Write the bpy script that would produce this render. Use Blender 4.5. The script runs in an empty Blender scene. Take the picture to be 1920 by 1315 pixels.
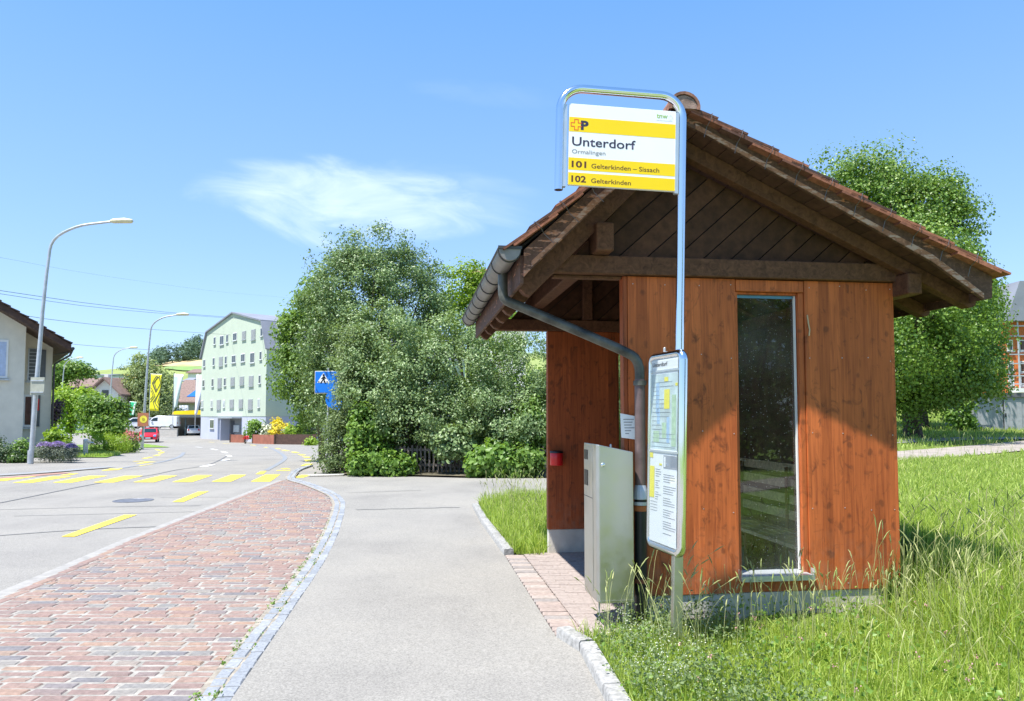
import bpy, math, random
import numpy as np
from mathutils import Vector, Matrix
random.seed(7); RNG = np.random.default_rng(11)
scene = bpy.context.scene
COL = scene.collection
R = math.radians

# ------------------------------------------------------------------ camera model (used once to survey where things stand)
F_PX = 1374.0; PITCH = R(3.1); EYE = 1.6; Y0 = 782 - F_PX*math.tan(PITCH)
def ray(px, py):
    v = -(py - Y0)/F_PX
    return np.array([(px-960)/F_PX, math.cos(PITCH)-v*math.sin(PITCH), math.sin(PITCH)+v*math.cos(PITCH)])
def at(px, py, Y):
    d = ray(px, py); return Vector((d[0]*Y/d[1], Y, EYE + d[2]*Y/d[1]))
def sm(a, b, x):
    t = min(max((x-a)/(b-a), 0.0), 1.0); return t*t*(3-2*t)
def zg(y):                       # the road falls gently away from the stop
    return -1.05*sm(22, 77, y)
def ground_z(x, y):              # the meadow right of the shelter rises
    s = sm(1.2, 4.5 + max(0, y-8)*.45, x)
    rise = 0.036*max(0.0, y-4) + .10*sm(2.6, 3.8, x)*sm(12, 6.5, y)*sm(3.5, 5.5, y)
    if y > 34: rise += 0.03*(y-34)
    return zg(y)*(1-s) + rise*s
def G(px, py):                   # point of the road seen at a pixel
    d = ray(px, py); s = -EYE/d[2]
    for i in range(60): s = s*.5 + .5*(zg(s*d[1])-EYE)/d[2]
    return Vector((s*d[0], s*d[1], EYE+s*d[2]))

# ------------------------------------------------------------------ materials
MATS = {}
def nt(m): return m.node_tree.nodes, m.node_tree.links
def principled(name):
    m = bpy.data.materials.new(name); m.use_nodes = True
    n, l = nt(m); return m, n, l, n['Principled BSDF']
def ramp(n, stops):
    r = n.new('ShaderNodeValToRGB'); e = r.color_ramp.elements
    while len(e) < len(stops): e.new(.5)
    for k, (p, c) in enumerate(stops):
        e[k].position = p; e[k].color = (*c, 1) if len(c) == 3 else c
    return r
def noise(n, l, vec, scale, detail=4, rough=.55):
    t = n.new('ShaderNodeTexNoise'); t.inputs['Scale'].default_value = scale
    t.inputs['Detail'].default_value = detail; t.inputs['Roughness'].default_value = rough
    if vec: l.new(vec, t.inputs['Vector'])
    return t
def mapping(n, l, scale=(1,1,1), rot=(0,0,0), coord='Object'):
    c = n.new('ShaderNodeTexCoord'); mp = n.new('ShaderNodeMapping')
    mp.inputs['Scale'].default_value = scale; mp.inputs['Rotation'].default_value = rot
    l.new(c.outputs[coord], mp.inputs['Vector']); return mp.outputs['Vector']
def mixc(n, l, fac, a, b, mode='MIX'):
    x = n.new('ShaderNodeMix'); x.data_type = 'RGBA'; x.blend_type = mode
    for sock, val in ((x.inputs[0], fac), (x.inputs[6], a), (x.inputs[7], b)):
        if hasattr(val, 'is_output'): l.new(val, sock)
        elif isinstance(val, (int, float)): sock.default_value = val
        else: sock.default_value = (*val, 1)
    return x.outputs[2]
def bump(n, l, b, height, strength=.3, dist=.01):
    u = n.new('ShaderNodeBump'); u.inputs['Strength'].default_value = strength; u.inputs['Distance'].default_value = dist
    l.new(height, u.inputs['Height']); l.new(u.outputs['Normal'], b.inputs['Normal'])
def plain(name, c, rough=.6, metal=0., var=.12, scale=6., bmp=0., spec=.5, fine=0):
    """a colour with blotchy natural variation"""
    if name in MATS: return MATS[name]
    m, n, l, b = principled(name)
    v = mapping(n, l)
    t = noise(n, l, v, scale, 5)
    d = tuple(max(0, x*(1-var*1.6)) for x in c); e = tuple(min(1, x*(1+var)) for x in c)
    r = ramp(n, [(.3, d), (.7, e)]); l.new(t.outputs['Fac'], r.inputs['Fac'])
    l.new(r.outputs['Color'], b.inputs['Base Color'])
    b.inputs['Roughness'].default_value = rough; b.inputs['Metallic'].default_value = metal
    b.inputs['Specular IOR Level'].default_value = spec
    if bmp:
        t2 = noise(n, l, v, fine or scale*8, 4); bump(n, l, b, t2.outputs['Fac'], bmp)
    MATS[name] = m; return m
def by_rnd(name, stops, rough=.8, bmp=0., scale=30, var=.2, spec=.3):
    """colour picked per face from the rnd attribute (bricks, tiles, boards)"""
    m, n, l, b = principled(name)
    a = n.new('ShaderNodeAttribute'); a.attribute_name = 'rnd'
    r = ramp(n, stops); l.new(a.outputs['Fac'], r.inputs['Fac'])
    v = mapping(n, l); t = noise(n, l, v, scale, 5)
    g = ramp(n, [(.25, (1-var*1.5,)*3), (.75, (1+var*.4,)*3)]); l.new(t.outputs['Fac'], g.inputs['Fac'])
    l.new(mixc(n, l, 1., r.outputs['Color'], g.outputs['Color'], 'MULTIPLY'), b.inputs['Base Color'])
    b.inputs['Roughness'].default_value = rough; b.inputs['Specular IOR Level'].default_value = spec
    if bmp: bump(n, l, b, t.outputs['Fac'], bmp)
    MATS[name] = m; return m
def leaf_mat(name, dark, light, trans=.35, rough=.5, tint=None):
    m = bpy.data.materials.new(name); m.use_nodes = True
    n, l = nt(m); b = n['Principled BSDF']; out = n['Material Output']
    a = n.new('ShaderNodeAttribute'); a.attribute_name = 'rnd'
    st = [(0, dark), (.85, light)] + ([(1., tint)] if tint else [])
    r = ramp(n, st); l.new(a.outputs['Fac'], r.inputs['Fac'])
    l.new(r.outputs['Color'], b.inputs['Base Color']); b.inputs['Roughness'].default_value = rough
    b.inputs['Specular IOR Level'].default_value = .45
    tr = n.new('ShaderNodeBsdfTranslucent')
    l.new(mixc(n, l, .55, r.outputs['Color'], (light[0]*1.5, light[1]*1.5, light[2]*.6)), tr.inputs['Color'])
    mx = n.new('ShaderNodeMixShader'); mx.inputs[0].default_value = trans
    l.new(b.outputs[0], mx.inputs[1]); l.new(tr.outputs[0], mx.inputs[2]); l.new(mx.outputs[0], out.inputs['Surface'])
    MATS[name] = m; return m
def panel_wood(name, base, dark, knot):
    """three-layer spruce board: vertical staves, grain, knots"""
    m, n, l, b = principled(name)
    c = n.new('ShaderNodeTexCoord'); s = n.new('ShaderNodeSeparateXYZ'); l.new(c.outputs['Object'], s.inputs[0])
    ad = n.new('ShaderNodeMath'); ad.operation = 'ADD'; l.new(s.outputs['X'], ad.inputs[0]); l.new(s.outputs['Y'], ad.inputs[1])
    dv = n.new('ShaderNodeMath'); dv.operation = 'MULTIPLY'; dv.inputs[1].default_value = 11.; l.new(ad.outputs[0], dv.inputs[0])
    fl = n.new('ShaderNodeMath'); fl.operation = 'FLOOR'; l.new(dv.outputs[0], fl.inputs[0])
    w = n.new('ShaderNodeTexWhiteNoise'); w.noise_dimensions = '1D'; l.new(fl.outputs[0], w.inputs['W'])
    def comb(kx, kz):
        x = n.new('ShaderNodeMath'); x.operation = 'MULTIPLY'; x.inputs[1].default_value = kx; l.new(ad.outputs[0], x.inputs[0])
        z = n.new('ShaderNodeMath'); z.operation = 'MULTIPLY_ADD'; z.inputs[1].default_value = kz
        l.new(s.outputs['Z'], z.inputs[0])
        off = n.new('ShaderNodeMath'); off.operation = 'MULTIPLY'; off.inputs[1].default_value = 17.; l.new(w.outputs['Value'], off.inputs[0])
        l.new(off.outputs[0], z.inputs[2])
        q = n.new('ShaderNodeCombineXYZ'); l.new(x.outputs[0], q.inputs[0]); l.new(z.outputs[0], q.inputs[2]); return q.outputs[0]
    g = noise(n, l, comb(26, 1.1), 1.8, 6, .6); g.inputs['Distortion'].default_value = .7
    col = ramp(n, [(.28, dark), (.5, base), (.72, tuple(min(1, x*1.22) for x in base))]); l.new(g.outputs['Fac'], col.inputs['Fac'])
    tone = ramp(n, [(0, (.78, .74, .70)), (1, (1.1, 1.1, 1.1))]); l.new(w.outputs['Value'], tone.inputs['Fac'])
    c1 = mixc(n, l, 1., col.outputs['Color'], tone.outputs['Color'], 'MULTIPLY')
    vk = n.new('ShaderNodeTexVoronoi'); vk.inputs['Scale'].default_value = 1.; vk.inputs['Randomness'].default_value = 1.
    wob = noise(n, l, comb(9, 7), 1., 3)
    vv = n.new('ShaderNodeVectorMath'); vv.operation = 'ADD'; l.new(comb(11, 8.5), vv.inputs[0])
    vs = n.new('ShaderNodeVectorMath'); vs.operation = 'SCALE'; vs.inputs['Scale'].default_value = .6; l.new(wob.outputs['Color'], vs.inputs[0]); l.new(vs.outputs[0], vv.inputs[1])
    l.new(vv.outputs[0], vk.inputs['Vector'])
    sel = n.new('ShaderNodeSeparateColor'); l.new(vk.outputs['Color'], sel.inputs[0])
    def mt(op, a, b=None, clamp=False):
        q = n.new('ShaderNodeMath'); q.operation = op; q.use_clamp = clamp
        for i_, v_ in enumerate((a, b)):
            if v_ is None: continue
            if hasattr(v_, 'is_output'): l.new(v_, q.inputs[i_])
            else: q.inputs[i_].default_value = v_
        return q.outputs[0]
    rad = mt('SUBTRACT', mt('MULTIPLY', sel.outputs[0], .42), .08)              # most knots are small, some missing
    kk = mt('MULTIPLY', mt('SUBTRACT', rad, vk.outputs['Distance']), 7., True)
    kk = mt('MULTIPLY', kk, mt('ADD', mt('MULTIPLY', sel.outputs[1], .6), .3))
    sm_ = noise(n, l, comb(7, 5.5), 1., 5, .65); sm_.inputs['Distortion'].default_value = 1.2
    smr = ramp(n, [(.55, (0,0,0)), (.70, (.68,.68,.68))]); l.new(sm_.outputs['Fac'], smr.inputs['Fac'])
    kh = n.new('ShaderNodeMath'); kh.operation = 'MAXIMUM'; l.new(kk, kh.inputs[0]); l.new(smr.outputs['Color'], kh.inputs[1])
    c2 = mixc(n, l, kh.outputs[0], c1, knot)
    big = noise(n, l, comb(1.3, .7), 1.4, 3)
    bt = ramp(n, [(.35, (.8, .78, .76)), (.65, (1.06, 1.06, 1.06))]); l.new(big.outputs['Fac'], bt.inputs['Fac'])
    c3 = mixc(n, l, 1., c2, bt.outputs['Color'], 'MULTIPLY')
    # rain splash and dust low on the boards
    sz = n.new('ShaderNodeMapRange'); sz.inputs['From Min'].default_value = .75; sz.inputs['From Max'].default_value = .15; l.new(s.outputs['Z'], sz.inputs['Value'])
    sn = noise(n, l, comb(9, 9), 1., 6, .7); sd_ = ramp(n, [(.42, (0,0,0)), (.68, (1,1,1))]); l.new(sn.outputs['Fac'], sd_.inputs['Fac'])
    c3 = mixc(n, l, mt('MULTIPLY', mt('MULTIPLY', sz.outputs[0], sd_.outputs['Color'], True), .38), c3, (.36,.26,.18))
    l.new(c3, b.inputs['Base Color']); b.inputs['Roughness'].default_value = .6; b.inputs['Specular IOR Level'].default_value = .35
    bump(n, l, b, g.outputs['Fac'], .15, .004)
    MATS[name] = m; return m
def beam_wood(name, base, pale=None, amount=.5, sc=(3,3,3)):
    m, n, l, b = principled(name)
    v = mapping(n, l, sc)
    g = noise(n, l, v, 6, 8, .7); g.inputs['Distortion'].default_value = 1.
    col = ramp(n, [(.3, tuple(x*.45 for x in base)), (.55, base), (.8, tuple(x*1.6 for x in base))]); l.new(g.outputs['Fac'], col.inputs['Fac'])
    out = col.outputs['Color']
    if pale:
        t = noise(n, l, mapping(n, l, (2.2, 2.2, 9)), 3, 6, .65)
        f = ramp(n, [(amount, (0,0,0)), (amount+.05, (1,1,1))]); l.new(t.outputs['Fac'], f.inputs['Fac'])
        p2 = noise(n, l, mapping(n, l, (6, 6, 20)), 4, 4)
        pr = ramp(n, [(.4, pale), (.6, tuple(.7*x+.12 for x in pale))]); l.new(p2.outputs['Fac'], pr.inputs['Fac'])
        out = mixc(n, l, f.outputs['Color'], out, pr.outputs['Color'])
    l.new(out, b.inputs['Base Color']); b.inputs['Roughness'].default_value = .75; b.inputs['Specular IOR Level'].default_value = .25
    bump(n, l, b, g.outputs['Fac'], .25, .006)
    MATS[name] = m; return m
def asphalt(name, c, worn):
    m, n, l, b = principled(name)
    v = mapping(n, l)
    f = noise(n, l, v, 85, 3, .8); g = noise(n, l, v, .5, 5, .6); h = noise(n, l, v, 30, 4)
    r1 = ramp(n, [(.34, tuple(x*.66 for x in c)), (.5, c), (.66, tuple(min(1, x*1.3) for x in c))]); l.new(f.outputs['Fac'], r1.inputs['Fac'])
    r2 = ramp(n, [(.3, (.84,.84,.85)), (.5, (1,1,1)), (.7, (1.10,1.09,1.07))]); l.new(g.outputs['Fac'], r2.inputs['Fac'])
    r3 = ramp(n, [(.35, (.9,.9,.9)), (.65, (1.06,1.06,1.06))]); l.new(h.outputs['Fac'], r3.inputs['Fac'])
    x = mixc(n, l, 1., r1.outputs['Color'], r2.outputs['Color'], 'MULTIPLY')
    x = mixc(n, l, 1., x, r3.outputs['Color'], 'MULTIPLY')
    st = noise(n, l, mapping(n, l, (1.,.45,1)), 2.3, 6, .7); st.inputs['Distortion'].default_value = 1.5
    sr = ramp(n, [(.60, (1,1,1)), (.74, (.80,.79,.77))]); l.new(st.outputs['Fac'], sr.inputs['Fac'])
    r2b = mixc(n, l, 1., r2.outputs['Color'], sr.outputs['Color'], 'MULTIPLY')
    # worn wheel tracks / patches
    w = noise(n, l, mapping(n, l, (.9, .12, 1), (0,0,R(-8))), 1.6, 4)
    wr = ramp(n, [(.5, (0,0,0)), (.75, (1,1,1))]); l.new(w.outputs['Fac'], wr.inputs['Fac'])
    x = mixc(n, l, wr.outputs['Color'], x, worn)
    x2 = mixc(n, l, .65, x, mixc(n, l, 1., r1.outputs['Color'], r2b, 'MULTIPLY'))
    l.new(x2, b.inputs['Base Color']); b.inputs['Roughness'].default_value = .9; b.inputs['Specular IOR Level'].default_value = .25
    bump(n, l, b, f.outputs['Fac'], .35, .004)
    MATS[name] = m; return m
def metal(name, c, rough=.3, brush=None):
    m, n, l, b = principled(name)
    b.inputs['Metallic'].default_value = 1.; b.inputs['Base Color'].default_value = (*c, 1)
    t = noise(n, l, mapping(n, l, brush or (1,1,1)), 9, 4)
    r = ramp(n, [(.3, (rough*.75,)*3), (.7, (rough*1.25,)*3)]); l.new(t.outputs['Fac'], r.inputs['Fac'])
    l.new(r.outputs['Color'], b.inputs['Roughness'])
    MATS[name] = m; return m
def glass_mat(name, tint=(.75,.85,.82), refl=.12, dirt=0.):
    m = bpy.data.materials.new(name); m.use_nodes = True
    n, l = nt(m); n.remove(n['Principled BSDF']); out = n['Material Output']
    tr = n.new('ShaderNodeBsdfTransparent'); tr.inputs['Color'].default_value = (*tint, 1)
    gl = n.new('ShaderNodeBsdfGlossy'); gl.inputs['Roughness'].default_value = .02
    fr = n.new('ShaderNodeLayerWeight'); fr.inputs['Blend'].default_value = .5
    pw = n.new('ShaderNodeMath'); pw.operation = 'POWER'; pw.inputs[1].default_value = 5.; l.new(fr.outputs['Facing'], pw.inputs[0])
    ad = n.new('ShaderNodeMath'); ad.operation = 'MULTIPLY_ADD'; ad.inputs[1].default_value = .9; ad.inputs[2].default_value = refl+.03; l.new(pw.outputs[0], ad.inputs[0])
    mx = n.new('ShaderNodeMixShader'); l.new(ad.outputs[0], mx.inputs[0]); l.new(tr.outputs[0], mx.inputs[1]); l.new(gl.outputs[0], mx.inputs[2])
    res = mx.outputs[0]
    if dirt:
        v = mapping(n, l); a = noise(n, l, v, 1.2, 3); q = n.new('ShaderNodeTexVoronoi'); q.inputs['Scale'].default_value = 55; l.new(v, q.inputs['Vector'])
        d = ramp(n, [(.10, (1,1,1)), (.16, (0,0,0))]); l.new(q.outputs['Distance'], d.inputs['Fac'])
        se = n.new('ShaderNodeSeparateColor'); l.new(q.outputs['Color'], se.inputs[0])
        gt = n.new('ShaderNodeMath'); gt.operation = 'GREATER_THAN'; gt.inputs[1].default_value = .72; l.new(se.outputs[0], gt.inputs[0])
        mu = n.new('ShaderNodeMath'); mu.operation = 'MULTIPLY'; l.new(d.outputs['Color'], mu.inputs[0]); l.new(gt.outputs[0], mu.inputs[1])
        fr2 = ramp(n, [(.42, (0,0,0)), (.75, (.06,.06,.06))]); l.new(a.outputs['Fac'], fr2.inputs['Fac'])
        mx2 = n.new('ShaderNodeMath'); mx2.operation = 'MULTIPLY_ADD'; mx2.inputs[1].default_value = dirt; l.new(mu.outputs[0], mx2.inputs[0]); l.new(fr2.outputs['Color'], mx2.inputs[2])
        df = n.new('ShaderNodeBsdfDiffuse'); df.inputs['Color'].default_value = (.55,.55,.52,1)
        m3 = n.new('ShaderNodeMixShader'); l.new(mx2.outputs[0], m3.inputs[0]); l.new(res, m3.inputs[1]); l.new(df.outputs[0], m3.inputs[2]); res = m3.outputs[0]
    l.new(res, out.inputs['Surface']); MATS[name] = m; return m

# ------------------------------------------------------------------ mesh builder
class MB:
    def __init__(s): s.v = []; s.f = []; s.r = []; s.cur = .5
    def add(s, vs, fs):
        o = len(s.v); s.v += [tuple(x) for x in vs]
        for q in fs: s.f.append(tuple(i+o for i in q)); s.r.append(s.cur)
        return s
    def bx(s, x0, x1, y0, y1, z0, z1, M=None):
        vs = [(x0,y0,z0),(x1,y0,z0),(x1,y1,z0),(x0,y1,z0),(x0,y0,z1),(x1,y0,z1),(x1,y1,z1),(x0,y1,z1)]
        if M is not None: vs = [tuple(M @ Vector(p)) for p in vs]
        return s.add(vs, [(0,3,2,1),(4,5,6,7),(0,1,5,4),(1,2,6,5),(2,3,7,6),(3,0,4,7)])
    def prism(s, poly, y0, y1, M=None):      # poly of (x, z), extruded along y
        n = len(poly); a = sum(poly[i][0]*poly[(i+1)%n][1]-poly[(i+1)%n][0]*poly[i][1] for i in range(n))
        if a < 0: poly = poly[::-1]
        vs = [(x, y0, z) for x, z in poly] + [(x, y1, z) for x, z in poly]
        if M is not None: vs = [tuple(M @ Vector(p)) for p in vs]
        return s.add(vs, [tuple(range(n)), tuple(range(2*n-1, n-1, -1))] + [(i, i+n, (i+1)%n+n, (i+1)%n) for i in range(n)])
    def prism_z(s, poly, z0, z1):            # poly of (x, y)
        n = len(poly); a = sum(poly[i][0]*poly[(i+1)%n][1]-poly[(i+1)%n][0]*poly[i][1] for i in range(n))
        if a < 0: poly = poly[::-1]
        vs = [(x, y, z0) for x, y in poly] + [(x, y, z1) for x, y in poly]
        return s.add(vs, [tuple(range(n-1, -1, -1)), tuple(range(n, 2*n))] + [(i, (i+1)%n, (i+1)%n+n, i+n) for i in range(n)])
    def tube(s, pts, r, n=10, cap=True):
        pts = [Vector(p) for p in pts]; k = len(pts); rs = r if isinstance(r, (list, tuple)) else [r]*k
        vs = []; up = None
        for i, p in enumerate(pts):
            d = ((pts[min(i+1, k-1)]-p).normalized() + (p-pts[max(i-1, 0)]).normalized())
            d = d.normalized() if d.length > 1e-6 else Vector((0,0,1))
            if up is None: up = d.orthogonal().normalized()
            up = (up - d*up.dot(d)); up = up.normalized() if up.length > 1e-5 else d.orthogonal().normalized()
            w = d.cross(up)
            vs += [tuple(p + (up*math.cos(2*math.pi*j/n) + w*math.sin(2*math.pi*j/n))*rs[i]) for j in range(n)]
        fs = [(i*n+j, i*n+(j+1)%n, (i+1)*n+(j+1)%n, (i+1)*n+j) for i in range(k-1) for j in range(n)]
        if cap: fs += [tuple(range(n-1, -1, -1)), tuple(range((k-1)*n, k*n))]
        return s.add(vs, fs)
    def lathe(s, prof, n=16, c=(0,0,0), M=None):
        vs = []
        for r, z in prof:
            for j in range(n):
                p = Vector((r*math.cos(2*math.pi*j/n), r*math.sin(2*math.pi*j/n), z))
                if M is not None: p = M @ p
                vs.append(tuple(p + Vector(c)))
        k = len(prof)
        fs = [(i*n+j, i*n+(j+1)%n, (i+1)*n+(j+1)%n, (i+1)*n+j) for i in range(k-1) for j in range(n)]
        fs += [tuple(range(n-1, -1, -1)), tuple(range((k-1)*n, k*n))]
        return s.add(vs, fs)
    def quad(s, *p): return s.add(p, [tuple(range(len(p)))])
    def build(s, name, mat, parent=None, bevel=0., smooth=0., world=False):
        me = bpy.data.meshes.new(name)
        v = s.v
        if world and parent is not None:
            q = parent.location; v = [(a-q.x, b-q.y, c-q.z) for a, b, c in v]
        me.from_pydata(v, [], s.f)
        at_ = me.attributes.new('rnd', 'FLOAT', 'FACE'); at_.data.foreach_set('value', s.r)
        me.materials.append(mat)
        if smooth:
            me.polygons.foreach_set('use_smooth', [True]*len(me.polygons)); me.set_sharp_from_angle(angle=R(smooth))
        me.update()
        o = bpy.data.objects.new(name, me); COL.objects.link(o)
        if parent is not None: o.parent = parent
        if bevel:
            b = o.modifiers.new('bevel', 'BEVEL'); b.width = bevel; b.segments = 2; b.limit_method = 'ANGLE'; b.angle_limit = R(40)
        return o
def np_mesh(name, V, quads, tris, rq, rt, mat, parent=None):
    me = bpy.data.meshes.new(name); V = np.ascontiguousarray(V, dtype=np.float32)
    nq, ntr = len(quads), len(tris)
    me.vertices.add(len(V)); me.vertices.foreach_set('co', V.ravel())
    loops = np.concatenate([np.asarray(quads).ravel(), np.asarray(tris).ravel()]).astype(np.int32)
    me.loops.add(len(loops)); me.loops.foreach_set('vertex_index', loops)
    me.polygons.add(nq+ntr)
    st = np.concatenate([np.arange(nq)*4, nq*4+np.arange(ntr)*3]).astype(np.int32)
    me.polygons.foreach_set('loop_start', st)
    me.update(calc_edges=True); me.validate()
    a = me.attributes.new('rnd', 'FLOAT', 'FACE')
    a.data.foreach_set('value', np.concatenate([rq, rt]).astype(np.float32))
    me.materials.append(mat)
    o = bpy.data.objects.new(name, me); COL.objects.link(o)
    if parent is not None: o.parent = parent
    return o
def tag(o, label=None, cat=None, group=None, kind=None):
    if label: o['label'] = label
    if cat: o['category'] = cat
    if group: o['group'] = group
    if kind: o['kind'] = kind
    return o
def thing(name, label, cat, loc=(0,0,0), rotz=0., group=None):
    o = bpy.data.objects.new(name, None); COL.objects.link(o); o.empty_display_size = .2
    o.location = loc; o.rotation_euler = (0, 0, rotz); return tag(o, label, cat, group)
def dup(root, loc=None, rotz=None, label=None, parent=None):
    r = root.copy(); COL.objects.link(r)
    if parent is not None: r.parent = parent
    if loc is not None: r.location = loc
    if rotz is not None: r.rotation_euler = (0, 0, rotz)
    if label: r['label'] = label
    for ch in list(root.children): dup(ch, parent=r)
    return r
def structure(o): o['kind'] = 'structure'; return o
FONT_CACHE = {}
def text_mesh(body, width, height, mat, parent, x, y, z, bold=0., name='lettering', M=None):
    """flat letters standing in the local xz plane, facing -y"""
    cu = bpy.data.curves.new('letters', 'FONT'); cu.body = body; cu.size = 1; cu.resolution_u = 3; cu.offset = bold
    to = bpy.data.objects.new('letters', cu); COL.objects.link(to)
    dg = bpy.context.evaluated_depsgraph_get(); me = bpy.data.meshes.new_from_object(to.evaluated_get(dg))
    bpy.data.objects.remove(to)
    co = np.array([v.co[:] for v in me.vertices]); lo = co.min(0); hi = co.max(0)
    sx = width/(hi[0]-lo[0]); cap = .72 if body not in ('-',) else 1
    sz = height/cap
    for v in me.vertices:
        p = Vector((x+(v.co.x-lo[0])*sx, y, z+v.co.y*sz)); v.co = M @ p if M is not None else p
    me.materials.clear(); me.materials.append(mat)
    o = bpy.data.objects.new(name, me); COL.objects.link(o); o.parent = parent
    return o
def catmull(pts, step=.25):
    P = [Vector(p) for p in pts]; P = [P[0]*2-P[1]] + P + [P[-1]*2-P[-2]]; out = []
    for i in range(1, len(P)-2):
        a, b, c, d = P[i-1:i+3]; n = max(2, int((c-b).length/step))
        for k in range(n):
            t = k/n; out.append(.5*((2*b)+(c-a)*t+(2*a-5*b+4*c-d)*t*t+(3*b-a-3*c+d)*t**3))
    out.append(P[-2]); return out
def interp(pts):                 # x as a function of y from a list of (y, x)
    ys = [p[0] for p in pts]; xs = [p[1] for p in pts]
    return lambda y: float(np.interp(y, ys, xs))
def strip(name, ys, xl, xr, dz, mat, parent=None, nx=2, zfun=None):
    mb = MB(); zf = zfun or ground_z
    for y in ys:
        a, b = xl(y), xr(y)
        for k in range(nx+1):
            x = a+(b-a)*k/nx; mb.v.append((x, y, zf(x, y)+dz))
    for i in range(len(ys)-1):
        for k in range(nx):
            o = i*(nx+1)+k; mb.f.append((o, o+1, o+nx+2, o+nx+1)); mb.r.append(.5)
    return mb.build(name, mat, parent)
def ribbon(mb, pts, w, dz, zf=ground_z):
    pts = [Vector((p[0], p[1], 0)) for p in pts]; o = len(mb.v); n = len(pts)
    for i, p in enumerate(pts):
        d = (pts[min(i+1, n-1)]-pts[max(i-1, 0)]).normalized(); q = Vector((-d.y, d.x, 0))*w/2
        for s in (1, -1):
            a = p+q*s; mb.v.append((a.x, a.y, zf(a.x, a.y)+dz))
    for i in range(n-1):
        mb.f.append((o+2*i, o+2*i+2, o+2*i+3, o+2*i+1)[::-1]); mb.r.append(mb.cur)
# ------------------------------------------------------------------ palette
ASPH = asphalt('road_asphalt', (.240,.230,.213), (.29,.278,.257))
WALK = asphalt('walk_asphalt', (.243,.233,.214), (.275,.262,.24))
WOODP = panel_wood('spruce_panel', (.52,.132,.034), (.33,.074,.020), (.07,.022,.010))
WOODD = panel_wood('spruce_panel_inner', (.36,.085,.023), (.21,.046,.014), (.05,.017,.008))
BEAM = beam_wood('brown_beam', (.132,.060,.033))
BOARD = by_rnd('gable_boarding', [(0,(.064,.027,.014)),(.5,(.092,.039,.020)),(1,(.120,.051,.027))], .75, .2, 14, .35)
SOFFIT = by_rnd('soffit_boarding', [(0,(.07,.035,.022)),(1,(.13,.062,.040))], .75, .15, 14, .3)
BARGE = beam_wood('peeling_barge', (.125,.068,.048), (.44,.17,.08), .60)
BARGE_L = beam_wood('worn_barge', (.135,.070,.048), (.46,.18,.085), .52)
TILE = by_rnd('clay_tile', [(0,(.085,.055,.05)),(.35,(.17,.075,.05)),(.7,(.29,.115,.07)),(1,(.42,.17,.10))], .85, .3, 22, .35)
RIDGE = by_rnd('ridge_clay', [(0,(.30,.15,.10)),(1,(.34,.17,.12))], .9, .5, 26, .5)
CONC = plain('concrete', (.54,.51,.455), .9, var=.16, scale=4, bmp=.25, spec=.2)
ZINC = plain('weathered_zinc', (.22,.205,.19), .5, .35, .18, 5)
ZINCD = plain('dark_zinc', (.06,.06,.06), .5, .4, .15, 8)
COPPER = plain('weathered_copper', (.10,.10,.085), .45, .3, .45, 7)
COPPER2 = plain('brown_copper', (.17,.12,.115), .45, .4, .25, 6)
BLACKM = plain('black_iron', (.012,.014,.016), .4, 0, .2, 8)
STEEL = metal('polished_steel', (.80,.82,.84), .13)
BRUSH = metal('brushed_steel', (.55,.54,.49), .38, (1,1,1))
ALU = plain('aluminium_sill', (.62,.66,.68), .35, .6, .06, 8)
WHITE = plain('sign_white', (.84,.85,.87), .35, var=.02, scale=3)
YEL = plain('sign_yellow', (.90,.62,.0), .35, var=.02, scale=3)
INK = plain('sign_ink', (.03,.025,.06), .5, var=.02)
INKB = plain('sign_brown_ink', (.10,.03,.01), .5, var=.02)
GREY_INK = plain('grey_ink', (.22,.23,.26), .5, var=.02)
REDINK = plain('red_ink', (.80,.06,.02), .5, var=.02)
GRNINK = plain('green_ink', (.25,.45,.04), .5, var=.02)
PALEINK = plain('pale_ink', (.55,.60,.72), .5, var=.02)
GLASS = glass_mat('shelter_glass', (.86,.90,.86), .03, .8)
PANE = glass_mat('case_glass', (.93,.95,.95), .02)
SETT = by_rnd('granite_sett', [(0,(.235,.255,.285)),(.5,(.28,.30,.33)),(1,(.325,.34,.36))], .85, .35, 40, .25)
BRICK = by_rnd('bay_brick', [(0,(.175,.168,.178)),(.06,(.20,.185,.19)),(.14,(.225,.168,.155)),(.40,(.262,.180,.158)),(.62,(.28,.202,.175)),(.82,(.315,.212,.158)),(.9,(.25,.228,.208)),(1,(.215,.21,.205))], .85, .4, 30, .22)
MORTAR = plain('sand_joint', (.295,.28,.255), .95, var=.25, scale=14, bmp=.3, spec=.2)
PAVER = by_rnd('floor_paver', [(0,(.325,.275,.252)),(1,(.345,.294,.270))], .9, .3, 30, .2)
KERB = by_rnd('kerb_granite', [(0,(.31,.307,.296)),(1,(.36,.356,.345))], .85, .5, 30, .35)
PYEL = plain('road_yellow', (.84,.66,.075), .75, var=.14, scale=7, spec=.3)
PWHT = plain('road_white', (.72,.72,.70), .75, var=.12, scale=7, spec=.3)
TAR = plain('tar', (.10,.10,.105), .6, var=.2, scale=9)
SOIL = plain('meadow_soil', (.15,.20,.045), .95, var=.4, scale=3, spec=.1)
LAWN = plain('mown_lawn', (.17,.27,.05), .95, var=.3, scale=2.5, spec=.1)
PATHM = plain('gravel_path', (.30,.265,.235), .95, var=.15, scale=5, bmp=.3, spec=.2)
BARK = plain('bark', (.10,.075,.05), .9, var=.4, scale=9, bmp=.5)
REDP = plain('red_enamel', (.60,.012,.015), .3, var=.05)
CREAM = plain('cream_render', (.66,.62,.52), .9, var=.06, scale=2, bmp=.1)
MINT = plain('mint_render', (.42,.48,.395), .9, var=.03, scale=.6)
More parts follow.
